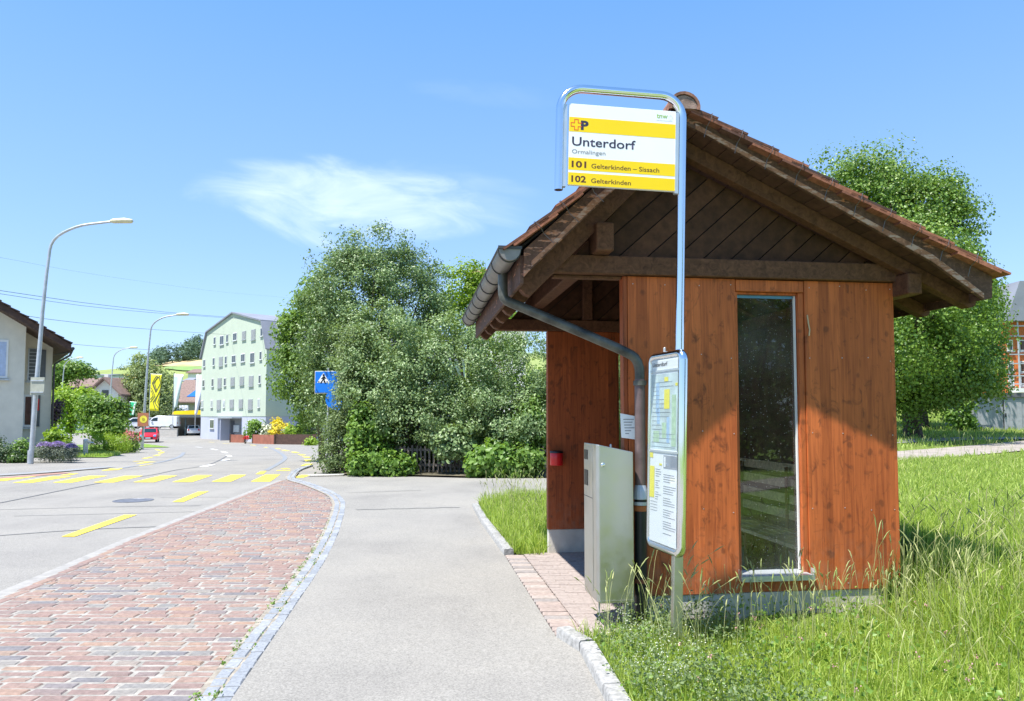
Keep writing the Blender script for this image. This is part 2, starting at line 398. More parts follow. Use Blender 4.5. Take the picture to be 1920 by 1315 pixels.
BLUEGREY = plain('bluegrey_render', (.40,.425,.51), .9, var=.03, scale=.6)
SLATE = plain('grey_roof', (.24,.25,.29), .6, .2, .1, .8)
DARKWIN = plain('dark_glass', (.05,.055,.06), .12, 0, .3, .8)
PALEWIN = plain('curtained_glass', (.33,.36,.37), .2, 0, .35, 1.2)
FRAMEW = plain('white_frame', (.72,.72,.70), .5, var=.04)
SHUT = plain('grey_shutter', (.30,.31,.32), .6, var=.08)
GALV = plain('galvanised', (.50,.52,.54), .45, .55, .12, 5)
LAMPP = plain('lamp_head', (.62,.56,.38), .4, var=.08)
BLUE = plain('sign_blue', (.0,.17,.70), .4, var=.04)
BLACKP = plain('black_paint', (.01,.01,.012), .4, var=.05)
BROWNT = plain('brown_roof_tiles', (.20,.135,.115), .85, var=.22, scale=4)
WHITEW = plain('white_render', (.70,.69,.67), .9, var=.05, scale=1)
ORANGE = plain('orange_timber', (.62,.16,.04), .7, var=.1, scale=3)
RUBBER = plain('rubber', (.012,.012,.012), .8, var=.1)
CARGL = plain('car_glass', (.015,.03,.035), .06, 0, .2, 2)
GREYB = plain('grey_concrete_box', (.30,.31,.33), .85, var=.08, scale=3)
DKBR = plain('dark_brown_timber', (.075,.04,.028), .8, var=.25, scale=6)
FENCEW = beam_wood('grey_picket', (.17,.145,.125))

# ------------------------------------------------------------------ shelter axes
SC = Vector((.8875, 5.741, 0)); SANG = math.atan2(.1356, .9908)
SM = Matrix.Translation(SC) @ Matrix.Rotation(SANG, 4, 'Z')
SMI = SM.inverted()
def LW(t, u, z=0.): return SM @ Vector((t, u, z))

# ------------------------------------------------------------------ setting: ground, road, walks
def grid(name, xs, ys, dz, mat, zf=ground_z, keep=None, parent=None):
    mb = MB(); nx = len(xs)
    for y in ys:
        for x in xs: mb.v.append((x, y, zf(x, y)+(dz(x, y) if callable(dz) else dz)))
    for j in range(len(ys)-1):
        for i in range(nx-1):
            if keep and not keep((xs[i]+xs[i+1])/2, (ys[j]+ys[j+1])/2): continue
            o = j*nx+i; mb.f.append((o, o+1, o+nx+1, o+nx)); mb.r.append(.5)
    return mb.build(name, mat, parent, smooth=60)
ys_far = [-60,-30,-12]+[-6+2*i for i in range(23)]+[45,52,60,68,77,90,110,140,180,240,330,450,620,900]
structure(grid('ground', [-600,-300,-150,-90]+list(range(-70,16,4))+[20,26,34,45,60,90,150,300,600], ys_far, -.10, LAWN))
yr = [-8+1.*i for i in range(28)]+[20+2*i for i in range(30)]+[84,90,100,112,125]
ROAD = structure(grid('road', [-70,-55,-45,-38]+[-32+1.5*i for i in range(22)]+[1+.8*i for i in range(18)]+[17,20,24], yr, -.02, ASPH, keep=lambda x, y: not (x > 3 and (y < 8 or y > 27)) and not (x > 1.6 and y > 24)))
bay_r = interp([(1.5,-1.44),(2.5,-1.56),(4.22,-1.774),(6,-1.985),(8.02,-2.235),(10,-2.55),(12,-2.93),(13.45,-3.24),(14.5,-3.55),(15.29,-3.86),(16.4,-4.40),(17.59,-5.03),(18.77,-5.72)])
bay_l = interp([(1.5,-3.75),(6.51,-4.485),(9.67,-4.946),(18.0,-5.732),(18.77,-5.80)])
yy = [1.5+.25*i for i in range(70)]
structure(strip('bus_bay', yy, lambda y: bay_l(y)-.02, lambda y: bay_r(y)+.04, .0025, MORTAR, nx=2))
structure(strip('gutter_strip', yy, lambda y: bay_l(y)-.17-.1*sm(9,3,y), lambda y: bay_l(y)-.01, -.010, plain('pale_gutter', (.285,.275,.26), .95, var=.15, scale=9, bmp=.3), nx=1))
# bricks of the bus bay, every one its own block inside one paving mesh
mb = MB(); rg = random.Random(3); y = 1.6; row = 0
def brick(mb, x0, x1, y0, y1, zb, h=.02, c=.011, jit=.006, sk=(0,0)):
    p = [(x0+rg.uniform(-jit,jit), y0+rg.uniform(-jit,jit)), (x1+rg.uniform(-jit,jit), y0+rg.uniform(-jit,jit)),
         (x1+rg.uniform(-jit,jit), y1+rg.uniform(-jit,jit)), (x0+rg.uniform(-jit,jit), y1+rg.uniform(-jit,jit))]
    cx, cy = (x0+x1)/2, (y0+y1)/2; h += rg.uniform(-.003,.004)
    def z(q, e): return ground_z(q[0], q[1])+zb+e
    inn = [(q[0]+(c if q[0] < cx else -c), q[1]+(c if q[1] < cy else -c)) for q in p]
    vs = [(q[0], q[1], z(q, -.02)) for q in p]+[(q[0], q[1], z(q, h-.008)) for q in p]+[(q[0], q[1], z(q, h)) for q in inn]
    mb.add(vs, [(i, (i+1)%4, (i+1)%4+4, i+4) for i in range(4)]+[(i+4, (i+1)%4+4, (i+1)%4+8, i+8) for i in range(4)]+[(8,9,10,11)])
while y < 18.6:
    bw = .098+rg.uniform(-.006,.006); ym = y+bw/2; xl, xr = bay_l(ym)+.12, bay_r(ym)-.005
    x = xl-rg.uniform(0,.2)
    while x < xr:
        L = rg.choice((.17,.20,.22,.24,.25,.27,.31)); a, b = max(x, xl), min(x+L, xr)
        if b-a > .05:
            mb.cur = rg.random(); brick(mb, a, b-.021, y, y+bw-.020, -.012, .020, .009, .0075)
        x += L
    y += bw+.006
y = 1.6
while y < 18.4:                       # border course along the road
    mb.cur = rg.uniform(.15,.8); x = bay_l(y+.12); brick(mb, x-.005, x+.10, y, y+.235, -.012); y += .25
structure(mb.build('bay_bricks', BRICK))
# double row of granite setts round the bay
cl = [Vector((bay_r(y), y, 0)) for y in [1.5+.5*i for i in range(35)]]
cl = catmull([(bay_r(y), y, 0) for y in (1.5,2.5,4.22,6,8.02,10,12,13.45,14.5,15.29,16.4,17.59,18.77)]+[(-6.13,20.2,0),(-6.55,22.2,0),(-6.75,24.3,0)], .05)
def setts(name, cl, rows, wid, len_, dz, mat, gap=.012, tilt=0.):
    mb = MB(); acc = [0]
    for i in range(1, len(cl)): acc.append(acc[-1]+(cl[i]-cl[i-1]).length)
    def pt(s):
        s = min(max(s, 0), acc[-1]-1e-4); i = int(np.searchsorted(acc, s, side='right'))-1; i = min(i, len(cl)-2)
        d = (cl[i+1]-cl[i]); return cl[i]+d*((s-acc[i])/max(d.length,1e-6)), d.normalized()
    for r_ in range(rows):
        s = rg.uniform(0, .1)
        while s < acc[-1]-.1:
            L = len_*rg.uniform(.7,1.35); p0, d0 = pt(s+gap/2); p1, d1 = pt(s+L-gap/2)
            n0 = Vector((d0.y, -d0.x, 0)); n1 = Vector((d1.y, -d1.x, 0))
            a, b = r_*wid+gap/2, (r_+1)*wid-gap/2; j = lambda: rg.uniform(-.006,.006)
            q = [p0+n0*(a+j()), p0+n0*(b+j()), p1+n1*(b+j()), p1+n1*(a+j())]; c = (q[0]+q[1]+q[2]+q[3])/4
            h = dz+rg.uniform(-.004,.004)+r_*tilt; mb.cur = rg.random()
            inn = [v+(c-v).normalized()*.016 for v in q]
            vs = [(v.x, v.y, ground_z(v.x, v.y)-.06) for v in q]+[(v.x, v.y, ground_z(v.x, v.y)+h-.010) for v in q]+[(v.x, v.y, ground_z(v.x, v.y)+h) for v in inn]
            mb.add(vs, [(i, (i+1)%4, (i+1)%4+4, i+4) for i in range(4)]+[(i+4, (i+1)%4+4, (i+1)%4+8, i+8) for i in range(4)]+[(8,9,10,11)])
            s += L
    return mb.build(name, mat)
structure(setts('kerb_setts', cl, 2, .105, .17, .022, SETT, .018, .010))
mbj = MB(); ribbon(mbj, [(p.x+.1, p.y) for p in cl[:-60:6]], .25, .016); structure(mbj.build('sett_joint', plain('earth_joint', (.285,.255,.21), .95, var=.3, scale=12)))
# sidewalk and floor in front of the shelter
kx = interp([(1.5,.70),(3,.60),(4.22,.511),(5.06,.452),(5.3,.31),(8.38,-.09),(9.5,-.25),(11,-.47),(12.83,-.69),(13.6,-.62),(14.4,-.2),(15.2,.6)])
ysw = [1.5+.25*i for i in range(56)]
structure(strip('sidewalk', ysw, lambda y: bay_r(y)+.205, lambda y: kx(y)+.01, .030, WALK, nx=3))
structure(strip('sidewalk', [15.25+.25*i for i in range(16)], lambda y: bay_r(y)+.205, lambda y: 1.5, .022, WALK, nx=3))
mb = MB()
def kerbrun(mb, pts, w=.11, h=.10, L=.95):
    for (x0, y0), (x1, y1) in zip(pts[:-1], pts[1:]):
        d = Vector((x1-x0, y1-y0, 0)); nseg = max(1, round(d.length/L)); d /= nseg; n = Vector((d.y, -d.x, 0)).normalized()
        for k in range(nseg):
            a = Vector((x0, y0, 0))+d*k+d.normalized()*.006; b = Vector((x0, y0, 0))+d*(k+1)-d.normalized()*.006
            mb.cur = rg.random(); m = 6
            o = len(mb.v)
            for q in range(m+1):
                p = a+(b-a)*q/m; g = ground_z(p.x, p.y); e = lambda s=.003: rg.uniform(-s, s)
                for (ox, oz) in ((0,-.1),(0+e(.002),h-.014),(.010+e(.002),h+e(.0015)),(w-.008,h+e(.0015)),(w,h-.010),(w,-.1)):
                    mb.v.append((p.x+n.x*ox, p.y+n.y*ox, g+oz))
            for q in range(m):
                for c in range(5):
                    i = o+q*6+c; mb.f.append((i, i+1, i+7, i+6)); mb.r.append(mb.cur)
            mb.f.append(tuple(o+c for c in range(6))); mb.r.append(mb.cur); mb.f.append(tuple(o+m*6+c for c in range(5,-1,-1))); mb.r.append(mb.cur)
kerbrun(mb, [(.70,1.5),(.60,3),(.511,4.22),(.452,5.0),(.315,5.33)], L=.7)
kerbrun(mb, [(-.09,8.42),(-.25,9.5),(-.47,11),(-.69,12.85)], L=1.0)
structure(mb.build('kerb', KERB, bevel=0, smooth=50))
# brick strip and pink paved floor
mb = MB(); n = 29
for k in range(n):
    a = k/n; y0 = 5.34+(8.40-5.34)*k/n; y1 = 5.34+(8.40-5.34)*(k+1)/n; x = kx((y0+y1)/2)
    mb.cur = rg.choice((.10,.3,.45,.6,.72,.84,.95)); brick(mb, x+.012, x+.225, y0+.007, y1-.014, .022, .022, .010, .003)
structure(mb.build('brick_strip', by_rnd('strip_brick', [(0,(.25,.24,.235)),(.3,(.31,.25,.225)),(.6,(.34,.275,.245)),(1,(.37,.33,.30))], .9, .3, 30, .2)))
mbf = MB(); jf = MB()
pf = lambda y: kx(y)+.24
y = 5.32; row = 0
def back_y(x): return LW((x-SC.x)/.99, 2.86).y
while y < 9.2:
    x1 = 3.2; x = pf(y+.05)-(.1 if row % 2 else 0.)
    while x < x1:
        a, b = max(x, pf(y+.05)), x+.2
        c = Vector(((a+b)/2, y+.05, 0)); loc = SMI @ c
        inside = loc.x < 2.25 and loc.y < 2.84 and (loc.x < -.01 or loc.y > .02 or False) and (loc.y > -.5)
        if loc.x < -.01 and loc.y < .02 and c.x > .80 and c.y < 5.8: inside = False
        if loc.x < -.12 and loc.y > 2.70: inside = False
        if inside and b-a > .04:
            mbf.cur = rg.random(); brick(mbf, a, b-.004, y, y+.0965, .024, .014, .0025, .001)
        x += .2
    y += .1; row += 1
structure(mbf.build('shelter_floor', PAVER))
mb = MB(); P = [(pf(5.3)-.01,5.3),(.66,5.3),(.80,5.75)]; q = [LW(-.01,.02), LW(2.25,.02), LW(2.25,2.86), LW(-.15,2.86)]
mb.add([(a, b, .0345) for a, b in P]+[(v.x, v.y, .0345) for v in q]+[(pf(8.5),8.46,.0345)], [tuple(range(8))])
structure(mb.build('floor_joint', plain('floor_sand', (.285,.24,.22), .95, var=.2, scale=14)))

# road markings: flat paint on the road
def paint(name, quads, mat, dz=-.012, label=None):
    out = []
    for q in quads:
        mb = MB(); ps = [G(*p) for p in q]
        n = 4; A, B, C, D = ps
        for i in range(n+1):
            l_ = A.lerp(D, i/n); r_ = B.lerp(C, i/n)
            for v in (l_, r_): mb.v.append((v.x, v.y, zg(v.y)+dz))
        for i in range(n): mb.f.append((2*i, 2*i+1, 2*i+3, 2*i+2)); mb.r.append(.5)
        out.append(mb.build(name, mat, ROAD))
    return out
cz = lambda L: [(x/3, 840+y/3) for x, y in L]
zebra = [[(-110,184),(20,183),(205,157),(100,157)],[(70,193),(180,193),(405,157),(300,157)],[(295,192),(405,192),(605,154),(505,154)],[(525,191),(640,191),(805,154),(705,154)],
 [(748,190),(865,190),(998,153),(905,153)],[(968,189),(1080,189),(1195,151),(1105,151)],[(1190,187),(1300,186),(1385,149),(1300,149)],[(1410,186),(1520,186),(1577,146),(1495,147)]]
paint('crosswalk_stripe', [cz(q) for q in zebra], PYEL)
dashes = [[(345,493),(420,493),(770,371),(700,372)],[(970,300),(1030,300),(1175,240),(1115,243)],[(1437,145),(1480,145),(1500,127),(1465,130)],[(568,126),(665,121),(695,110),(620,115)],[(335,152),(400,150),(445,140),(390,143)]]
paint('lane_dash', [cz(q) for q in dashes], PYEL)
def dash(px0, py0, px1, py1, w, name, mat):
    a, b = G(px0, py0), G(px1, py1); d = (b-a); d.z = 0; n = Vector((-d.y, d.x, 0)).normalized()*w/2
    mb = MB(); mb.v = [(v.x, v.y, zg(v.y)-.012) for v in (a-n, a+n, b+n, b-n)]; mb.f = [(0,1,2,3)]; mb.r = [.5]
    mb.build(name, mat, ROAD)
c2 = lambda x, y: (340+.2586*x, 560+.2586*y)
rd = [(690,1085,712,1089),(735,1097,775,1103),(808,1110,842,1117),(862,1127,886,1134),(897,1144,923,1151),(914,1166,932,1178),(892,1210,926,1196),(850,1294,905,1276)]
for a in rd: dash(*c2(*a[:2]), *c2(*a[2:]), .26, 'lane_dash', PYEL)
for a in [(600,1076,625,1079),(500,1060,540,1064),(300,1050,350,1051),(200,1040,240,1041),(690,1244,790,1243),(740,1228,770,1233)]: dash(*c2(*a[:2]), *c2(*a[2:]), .22, 'lane_dash', PYEL)
for a in [(0,1063,22,1062),(103,1075,150,1078),(215,1089,260,1096),(297,1108,328,1118),(335,1134,355,1142),(298,1173,340,1162),(150,1217,228,1201)]: dash(*c2(*a[:2]), *c2(*a[2:]), .20, 'centre_dash', PWHT)
c1 = lambda x, y: (.2738*x, 540+.2738*y)
for a in [(940,1217,1032,1203),(915,1186,985,1183),(985,1188,1060,1190),(950,1200,1010,1192),(985,1166,1036,1157),(1060,1147,1092,1141),(1095,1131,1116,1122),(1068,1104,1098,1113)]: dash(*c1(*a[:2]), *c1(*a[2:]), .2, 'lane_dash', PYEL)
mb = MB(); a, b = G(578,892.5), G(645,891)
for k in range(16):
    p = a.lerp(b, k/16); mb.add([(p.x,p.y-.10,.027),(p.x+.06,p.y-.10,.027),(p.x+.06,p.y+.10,.027),(p.x,p.y+.10,.027)], [(0,1,2,3)])
mb.build('give_way_dots', PWHT, ROAD)
# tar joints, manholes, sett gutters of the far bays
mb = MB()
for L, w in [([(0,305),(150,275),(450,215),(700,170),(850,150),(1000,120),(1140,100),(1230,70),(1285,38)], .05), ([(-60,344),(600,327),(1130,320)], .025), ([(80,378),(600,366),(1160,352)], .022), ([(-80,492),(500,452),(980,434)], .035), ([(900,275),(1290,272)], .02)]:
    ps = [G(x/3, 840+y/3) for x, y in L]; ribbon(mb, catmull([(p.x, p.y, 0) for p in ps], .4), w, -.014)
mb2 = MB()
for x0, y0, x1, y1, w_ in ((668,960,862,955,.034),(648,927,790,922,.03)):
    a, b = G(x0, y0), G(x1, y1); ribbon(mb2, [(a.x+(b.x-a.x)*i/12, a.y+(b.y-a.y)*i/12+.03*math.sin(i*2)) for i in range(13)], w_, .036)
structure(mb.build('tar_joint', TAR)); structure(mb2.build('tar_joint', TAR))
far = [[(470,832),(500,838),(520,846),(533,855),(533,861),(522,869),(500,881)], [(345,848),(338,855),(318,862),(290,868),(255,873),(215,879)], [(575,876),(563,880),(550,888),(541,899)]]
for L in far:
    ps = [G(*p) for p in L]; mb = MB(); mb.cur = .0; ribbon(mb, catmull([(p.x, p.y, 0) for p in ps], .5), .17, -.012); structure(mb.build('kerb_setts', SETT))
ps = [G(*p) for p in ((-30,893),(40,889),(100,885),(160,880),(210,876))]; mb = MB(); ribbon(mb, catmull([(p.x, p.y, 0) for p in ps], .5), .3, .02); structure(mb.build('kerb_setts', SETT))
ps = [G(*p) for p in ((-40,899),(30,894),(80,889.5),(125,886))]; mb = MB(); ribbon(mb, catmull([(p.x, p.y+.05, 0) for p in ps], .5), .5, -.010); structure(mb.build('brick_verge', by_rnd('red_verge', [(0,(.36,.21,.17)),(1,(.36,.21,.17))], .9, .2, 6, .3)))
# far bay brick wedge
def manhole(px, py, r, label, dz=-.012):
    g = G(px, py); mb = MB(); mb.lathe([(r, -.03), (r, 0), (r-.03, .003), (r-.05, .003), (r-.055, -.002), (.06, -.002), (.05, .002), (.001, .002)], 28)
    o = mb.build('manhole_cover', plain('cast_iron', (.17,.17,.19), .5, .4, .25, 9)); o.location = (g.x, g.y, g.z+dz); tag(o, label, 'manhole cover')
manhole(250, 937, .36, 'round grey iron manhole cover in the road beside the yellow dashes')
manhole(880, 935.5, .33, 'round manhole cover in the side road behind the kerb grass', .006)

# ------------------------------------------------------------------ bus shelter
SH = thing('bus_shelter', 'red-brown timber bus shelter with tiled gable roof, tall window and open front', 'bus shelter', SC, SANG)
def part(name, mat, mb, parent=SH, bevel=.004, smooth=0, label=None):
    o = mb.build(name, mat, parent, bevel=bevel, smooth=smooth)
    if label: o['label'] = label
    return o
part('wall_panel', WOODP, MB().bx(.026,.920,-.002,.10,.212,2.712), label='left front board panel with dark knots')
part('wall_panel', WOODP, MB().bx(1.515,2.305,-.002,.10,.212,2.712), label='right front board panel with dark knots')
part('corner_post', WOODD, MB().bx(-.012,.022,.002,.102,.03,2.712))
part('lintel_board', WOODP, MB().bx(.926,1.508,-.004,.10,2.615,2.708))
part('apron_board', WOODP, MB().bx(.926,1.509,.004,.10,.214,.336))
part('plinth', CONC, MB().bx(.0,2.27,.012,.118,-.3,.210), bevel=.006)
wf = part('window', WOODP, MB().bx(.924,.944,.012,.098,.338,2.612).bx(1.468,1.511,.010,.098,.338,2.612).bx(.946,1.466,.03,.098,2.595,2.613), bevel=.003)
o = MB().bx(.946,1.466,.074,.080,.36,2.594).build('pane', GLASS, wf)
o = MB().bx(1.452,1.463,.050,.072,.372,2.594).build('frame', FRAMEW, wf)
o = MB().bx(.948,1.445,.060,.072,2.570,2.593).build('head_strip', plain('blue_edge', (.10,.25,.42), .4), wf)
sl = MB(); sl.add([(.946,.078,.372),(1.466,.078,.372),(1.514,-.055,.346),(.918,-.055,.346),(.946,.078,.366),(1.466,.078,.366),(1.514,-.055,.340),(.918,-.055,.340)], [(0,3,2,1),(4,5,6,7),(0,1,5,4),(1,2,6,5),(2,3,7,6),(3,0,4,7)]); sl.bx(.916,1.516,-.060,-.056,.308,.350); sl.bx(.908,.915,-.060,-.004,.312,.395); sl.bx(1.517,1.524,-.060,-.004,.312,.395)
sl.build('sill', ALU, wf)
# rear wall
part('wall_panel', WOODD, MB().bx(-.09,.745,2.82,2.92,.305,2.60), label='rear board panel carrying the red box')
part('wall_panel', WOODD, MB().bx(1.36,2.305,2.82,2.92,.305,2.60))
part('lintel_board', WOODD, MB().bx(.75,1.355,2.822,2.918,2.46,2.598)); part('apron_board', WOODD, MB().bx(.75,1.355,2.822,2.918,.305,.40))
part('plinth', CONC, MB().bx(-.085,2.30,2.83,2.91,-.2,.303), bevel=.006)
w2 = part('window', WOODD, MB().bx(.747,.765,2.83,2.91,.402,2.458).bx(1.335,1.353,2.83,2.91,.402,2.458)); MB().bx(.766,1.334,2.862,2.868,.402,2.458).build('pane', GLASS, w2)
# long back wall
part('wall_panel', plain('shaded_inner_wall', (.075,.040,.024), .75, var=.3, scale=5), MB().bx(2.205,2.302,.104,2.816,.212,2.58)); part('plinth', CONC, MB().bx(2.21,2.268,.121,2.826,-.2,.210))  # gloom of the interior is put into this wall colour
# tie beams and purlins
part('tie_beam', BEAM, MB().bx(-.60,2.36,-.050,.10,2.716,2.862), bevel=.008)
part('tie_beam', BEAM, MB().bx(-.72,2.36,2.80,2.93,2.604,2.735), bevel=.008)
part('head_strip', BEAM, MB().bx(-.57,-.02,.02,.09,2.690,2.712))
part('purlin', BEAM, MB().bx(-.275,-.135,-.20,3.36,2.865,3.085), bevel=.012)
part('purlin', BEAM, MB().bx(2.30,2.425,-.20,3.36,2.592,2.762), bevel=.012)
part('ridge_beam', BEAM, MB().bx(.30,.44,-.20,3.36,3.45,3.66), bevel=.012)
part('wall_post', BEAM, MB().bx(.32,.43,2.74,2.815,2.74,3.44)); part('wall_post', BEAM, MB().bx(.32,.43,.105,.18,2.87,3.44))
# rafters with rounded tails
def rafter(u, side):
    mb = MB(); w = .05
    if side < 0:
        zb = lambda t: 3.313+.98*t; zt = lambda t: 3.490+.98*t; t0, t1 = -.80, .37
        poly = [(t1, zb(t1)), (t1, zt(t1)), (t0-.035, zt(t0-.035))]
        for k in range(1, 7):
            a = k/6*math.pi; c = (t0-.01, (zb(t0)+zt(t0))/2); poly.append((c[0]-.065*math.sin(a)-.02+.055*(k/6), c[1]+.085*math.cos(a)-.02*(k/6)))
    else:
        zb = lambda t: 3.867-.468*t; zt = lambda t: 4.002-.484*t; t0, t1 = 2.86, .35
        poly = [(t1, zb(t1)), (t1, zt(t1)), (t0+.06, zt(t0+.06))]
        for k in range(1, 7):
            a = k/6*math.pi; poly.append((t0+.06*math.sin(a)+.03, zt(t0)-.03-.045*(1-math.cos(a))))
    mb.prism(poly, u, u+2*w*.95); return mb
for i, u in enumerate((-.14, .40, .92, 1.44, 1.96, 2.48, 3.02)):
    for s in (-1, 1): part('rafter', BEAM, rafter(u, s), bevel=.005)
# gable boarding: boards laid on the diagonal, clipped to the gable
def clip(poly, nx_, nz_, d):
    out = []
    for i in range(len(poly)):
        a, b = poly[i], poly[(i+1) % len(poly)]; fa, fb = a[0]*nx_+a[1]*nz_-d, b[0]*nx_+b[1]*nz_-d
        if fa <= 0: out.append(a)
        if fa*fb < 0: k = fa/(fa-fb); out.append((a[0]+(b[0]-a[0])*k, a[1]+(b[1]-a[1])*k))
    return out
tri = [(-.46,2.80),(2.36,2.80),(.372,3.70)]
def gable(u0, u1):
    mb = MB(); a = R(41.5); nx_, nz_ = -math.sin(a), math.cos(a); w = .155
    for k in range(-6, 30):
        d0, d1 = (k*w)-.3, (k+1)*w-.309
        p = clip(clip(tri, nx_, nz_, d1), -nx_, -nz_, -d0)
        if len(p) > 2: mb.cur = rg.random(); mb.prism(p, u0, u1)
    return mb
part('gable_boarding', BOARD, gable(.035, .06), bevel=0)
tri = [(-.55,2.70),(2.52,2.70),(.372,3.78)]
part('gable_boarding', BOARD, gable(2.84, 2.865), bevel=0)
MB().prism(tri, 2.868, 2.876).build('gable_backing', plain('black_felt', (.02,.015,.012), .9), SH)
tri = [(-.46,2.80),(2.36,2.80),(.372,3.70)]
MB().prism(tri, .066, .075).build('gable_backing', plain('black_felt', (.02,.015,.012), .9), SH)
# soffit boarding seen from below
def soffit(side):
    mb = MB(); ln = (1+.98**2)**.5 if side < 0 else (1+.484**2)**.5
    f_ = (lambda t: 3.494+.98*t) if side < 0 else (lambda t: 4.006-.484*t)
    t0, t1 = (-.85, .34) if side < 0 else (2.885, .36); L = abs(t1-t0)*ln; n = max(1, round(L/.135))
    for k in range(n):
        a, b = t0+(t1-t0)*k/n, t0+(t1-t0)*(k+1)/n; b -= (b-a)*.05; mb.cur = rg.random()
        mb.prism([(a, f_(a)), (b, f_(b)), (b, f_(b)+.022), (a, f_(a)+.022)], -.348, 3.37)
    return mb
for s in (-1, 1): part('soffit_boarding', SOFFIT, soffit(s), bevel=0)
# roof covering: double-lapped clay tiles
def tiles(side):
    mb = MB()
    if side < 0: base = lambda t: 3.64+.85*t-.062; te, ta, sl_ = -.975, .335, .85
    else: base = lambda t: 4.105-.464*t-.062; te, ta, sl_ = 2.965, .335, -.464
    ln = (1+sl_*sl_)**.5; L = abs(ta-te)*ln; n = 7 if side < 0 else 11; ex = L/n
    d = Vector((ta-te, 0, base(ta)-base(te))).normalized(); nr = Vector((-d.z, 0, d.x)) if side < 0 else Vector((d.z, 0, -d.x))
    if nr.z < 0: nr = -nr
    o = Vector((te, 0, base(te)))
    for i in range(n):
        for layer in (0, 1):
            u = -.455+(.09 if layer else 0); s0 = i*ex+(.0 if layer else .07); s1 = min(s0+.40, L+.03)
            first = True
            while u < 3.43:
                u1 = min(u+.178, 3.45)
                if layer and first: u0 = -.455; 
                else: u0 = u
                first = False
                h0 = .054 if layer else .028; h1 = .022 if layer else .004; th = .017
                jx = rg.uniform(-.006,.006); mb.cur = rg.random() if side > 0 else rg.random()*.9
                vs = []
                for uu in (u0+.002, u1-.002):
                    for s, h in ((s0+jx, h0), (s1, h1)):
                        for e in (0, th):
                            p = o+d*s+nr*(h+e); vs.append((p.x, uu, p.z))
                mb.add(vs, [(0,2,3,1),(4,5,7,6),(0,1,5,4),(2,6,7,3),(1,3,7,5),(0,4,6,2)])
                u = u1
    return mb
rt = part('roof_tiles', TILE, tiles(-1), bevel=0); rt2 = part('roof_tiles', TILE, tiles(1), bevel=0)
# underlay so that no sky shows through the laps
MB().prism([(-.93,2.80),(.335,3.875),(.335,3.855),(-.93,2.78)], -.345, 3.37).build('roof_underlay', MATS['black_felt'], SH)
MB().prism([(.337,3.875),(2.93,2.685),(2.93,2.665),(.337,3.855)], -.345, 3.37).build('roof_underlay', MATS['black_felt'], SH)
# ridge tiles: half round caps
first = None
for k in range(10):
    mb = MB(); n = 12; u0 = -.47+k*.392; u1 = u0+.42; prof = []; mb.cur = rg.random()
    for (uu, r_) in ((u0, .122), (u1, .108)):
        for rr in (r_, r_-.022):
            for j in range(n+1):
                a = math.pi*(-.06+1.12*j/n); mb.v.append((.335+rr*math.cos(a), uu, 3.893+rr*.95*math.sin(a)+(.008 if uu == u0 else 0)))
    N = n+1
    for j in range(n):
        mb.f += [(j, j+1, 2*N+j+1, 2*N+j), (N+j, 3*N+j, 3*N+j+1, N+j+1), (j, N+j, N+j+1, j+1), (2*N+j, 2*N+j+1, 3*N+j+1, 3*N+j)]; mb.r += [mb.cur]*4
    part('ridge_tile', RIDGE, mb, bevel=0, smooth=40)
mb = MB(); mb.prism([(.335+.102*math.cos(math.pi*k/12), 3.890+.098*math.sin(math.pi*k/12)) for k in range(13)], -.462, -.44); part('ridge_mortar', plain('ridge_mortar', (.30,.20,.165), .95, var=.35, scale=16, bmp=.4), mb, bevel=0)
# bargeboards, their lower edge peeled bare
for (poly) in ([(.36,3.805),(.335,3.912),(-.39,3.235),(-.855,2.80),(-.855,2.60),(-.822,2.64),(-.172,3.281)], [(.361,3.803),(.497,3.738),(1.662,3.161),(2.37,2.798),(2.80,2.515),(2.878,2.53),(2.882,2.700),(.42,3.868),(.337,3.908)]):
    poly = [(a*1.006, b+.010) for a, b in poly]
    part('bargeboard', BARGE_L if poly[2][0] < 0 else BARGE, MB().prism(poly, -.374, -.350), bevel=.002)
    part('bargeboard', BARGE, MB().prism(poly, 3.376, 3.40), bevel=.002)
EDGE = beam_wood('bare_edge', (.36,.17,.10), (.50,.30,.22), .5)
for L in ([(-.80,2.674),(-.60,2.872),(-.35,3.118),(-.10,3.356),(.30,3.751)], [(.45,3.764),(1.662,3.167),(2.37,2.804),(2.80,2.525)]):
    poly = L+[(x, z+.016+.042*abs(math.sin(k*2.1+.6))*(1.25 if L[0][0] < 0 else 1)) for k, (x, z) in enumerate(L)][::-1]
    part('edge_strip', EDGE, MB().prism([(a*1.006, b+.010) for a, b in poly], -.3805, -.3755), bevel=0)
# wire tile hooks on the verge
hk = None
def hook(t, z, sl_):
    mb = MB(); d = Vector((1, 0, sl_)).normalized(); nr = Vector((-d.z, 0, d.x))
    pts = [Vector((t, -.430, z))+nr*.075, Vector((t, -.462, z))+nr*.070, Vector((t+.008, -.462, z))+nr*.02, Vector((t+.012, -.415, z))-nr*.025, Vector((t+.03, -.408, z))-nr*.11]
    return mb.tube([p for p in pts], .0028, 5)
HOOK = plain('hook_wire', (.16,.15,.15), .4, .6)
for side, te, sl_, b0, n in ((-1,-.975,.85,3.64,7),(1,2.965,-.464,4.105,11)):
    for i in range(1, n):
        t = te+(.335-te)*i/n+(.04 if side < 0 else -.05); z = b0+sl_*t-.062
        o = hook(t, z, sl_).build('tile_hook', HOOK, SH)
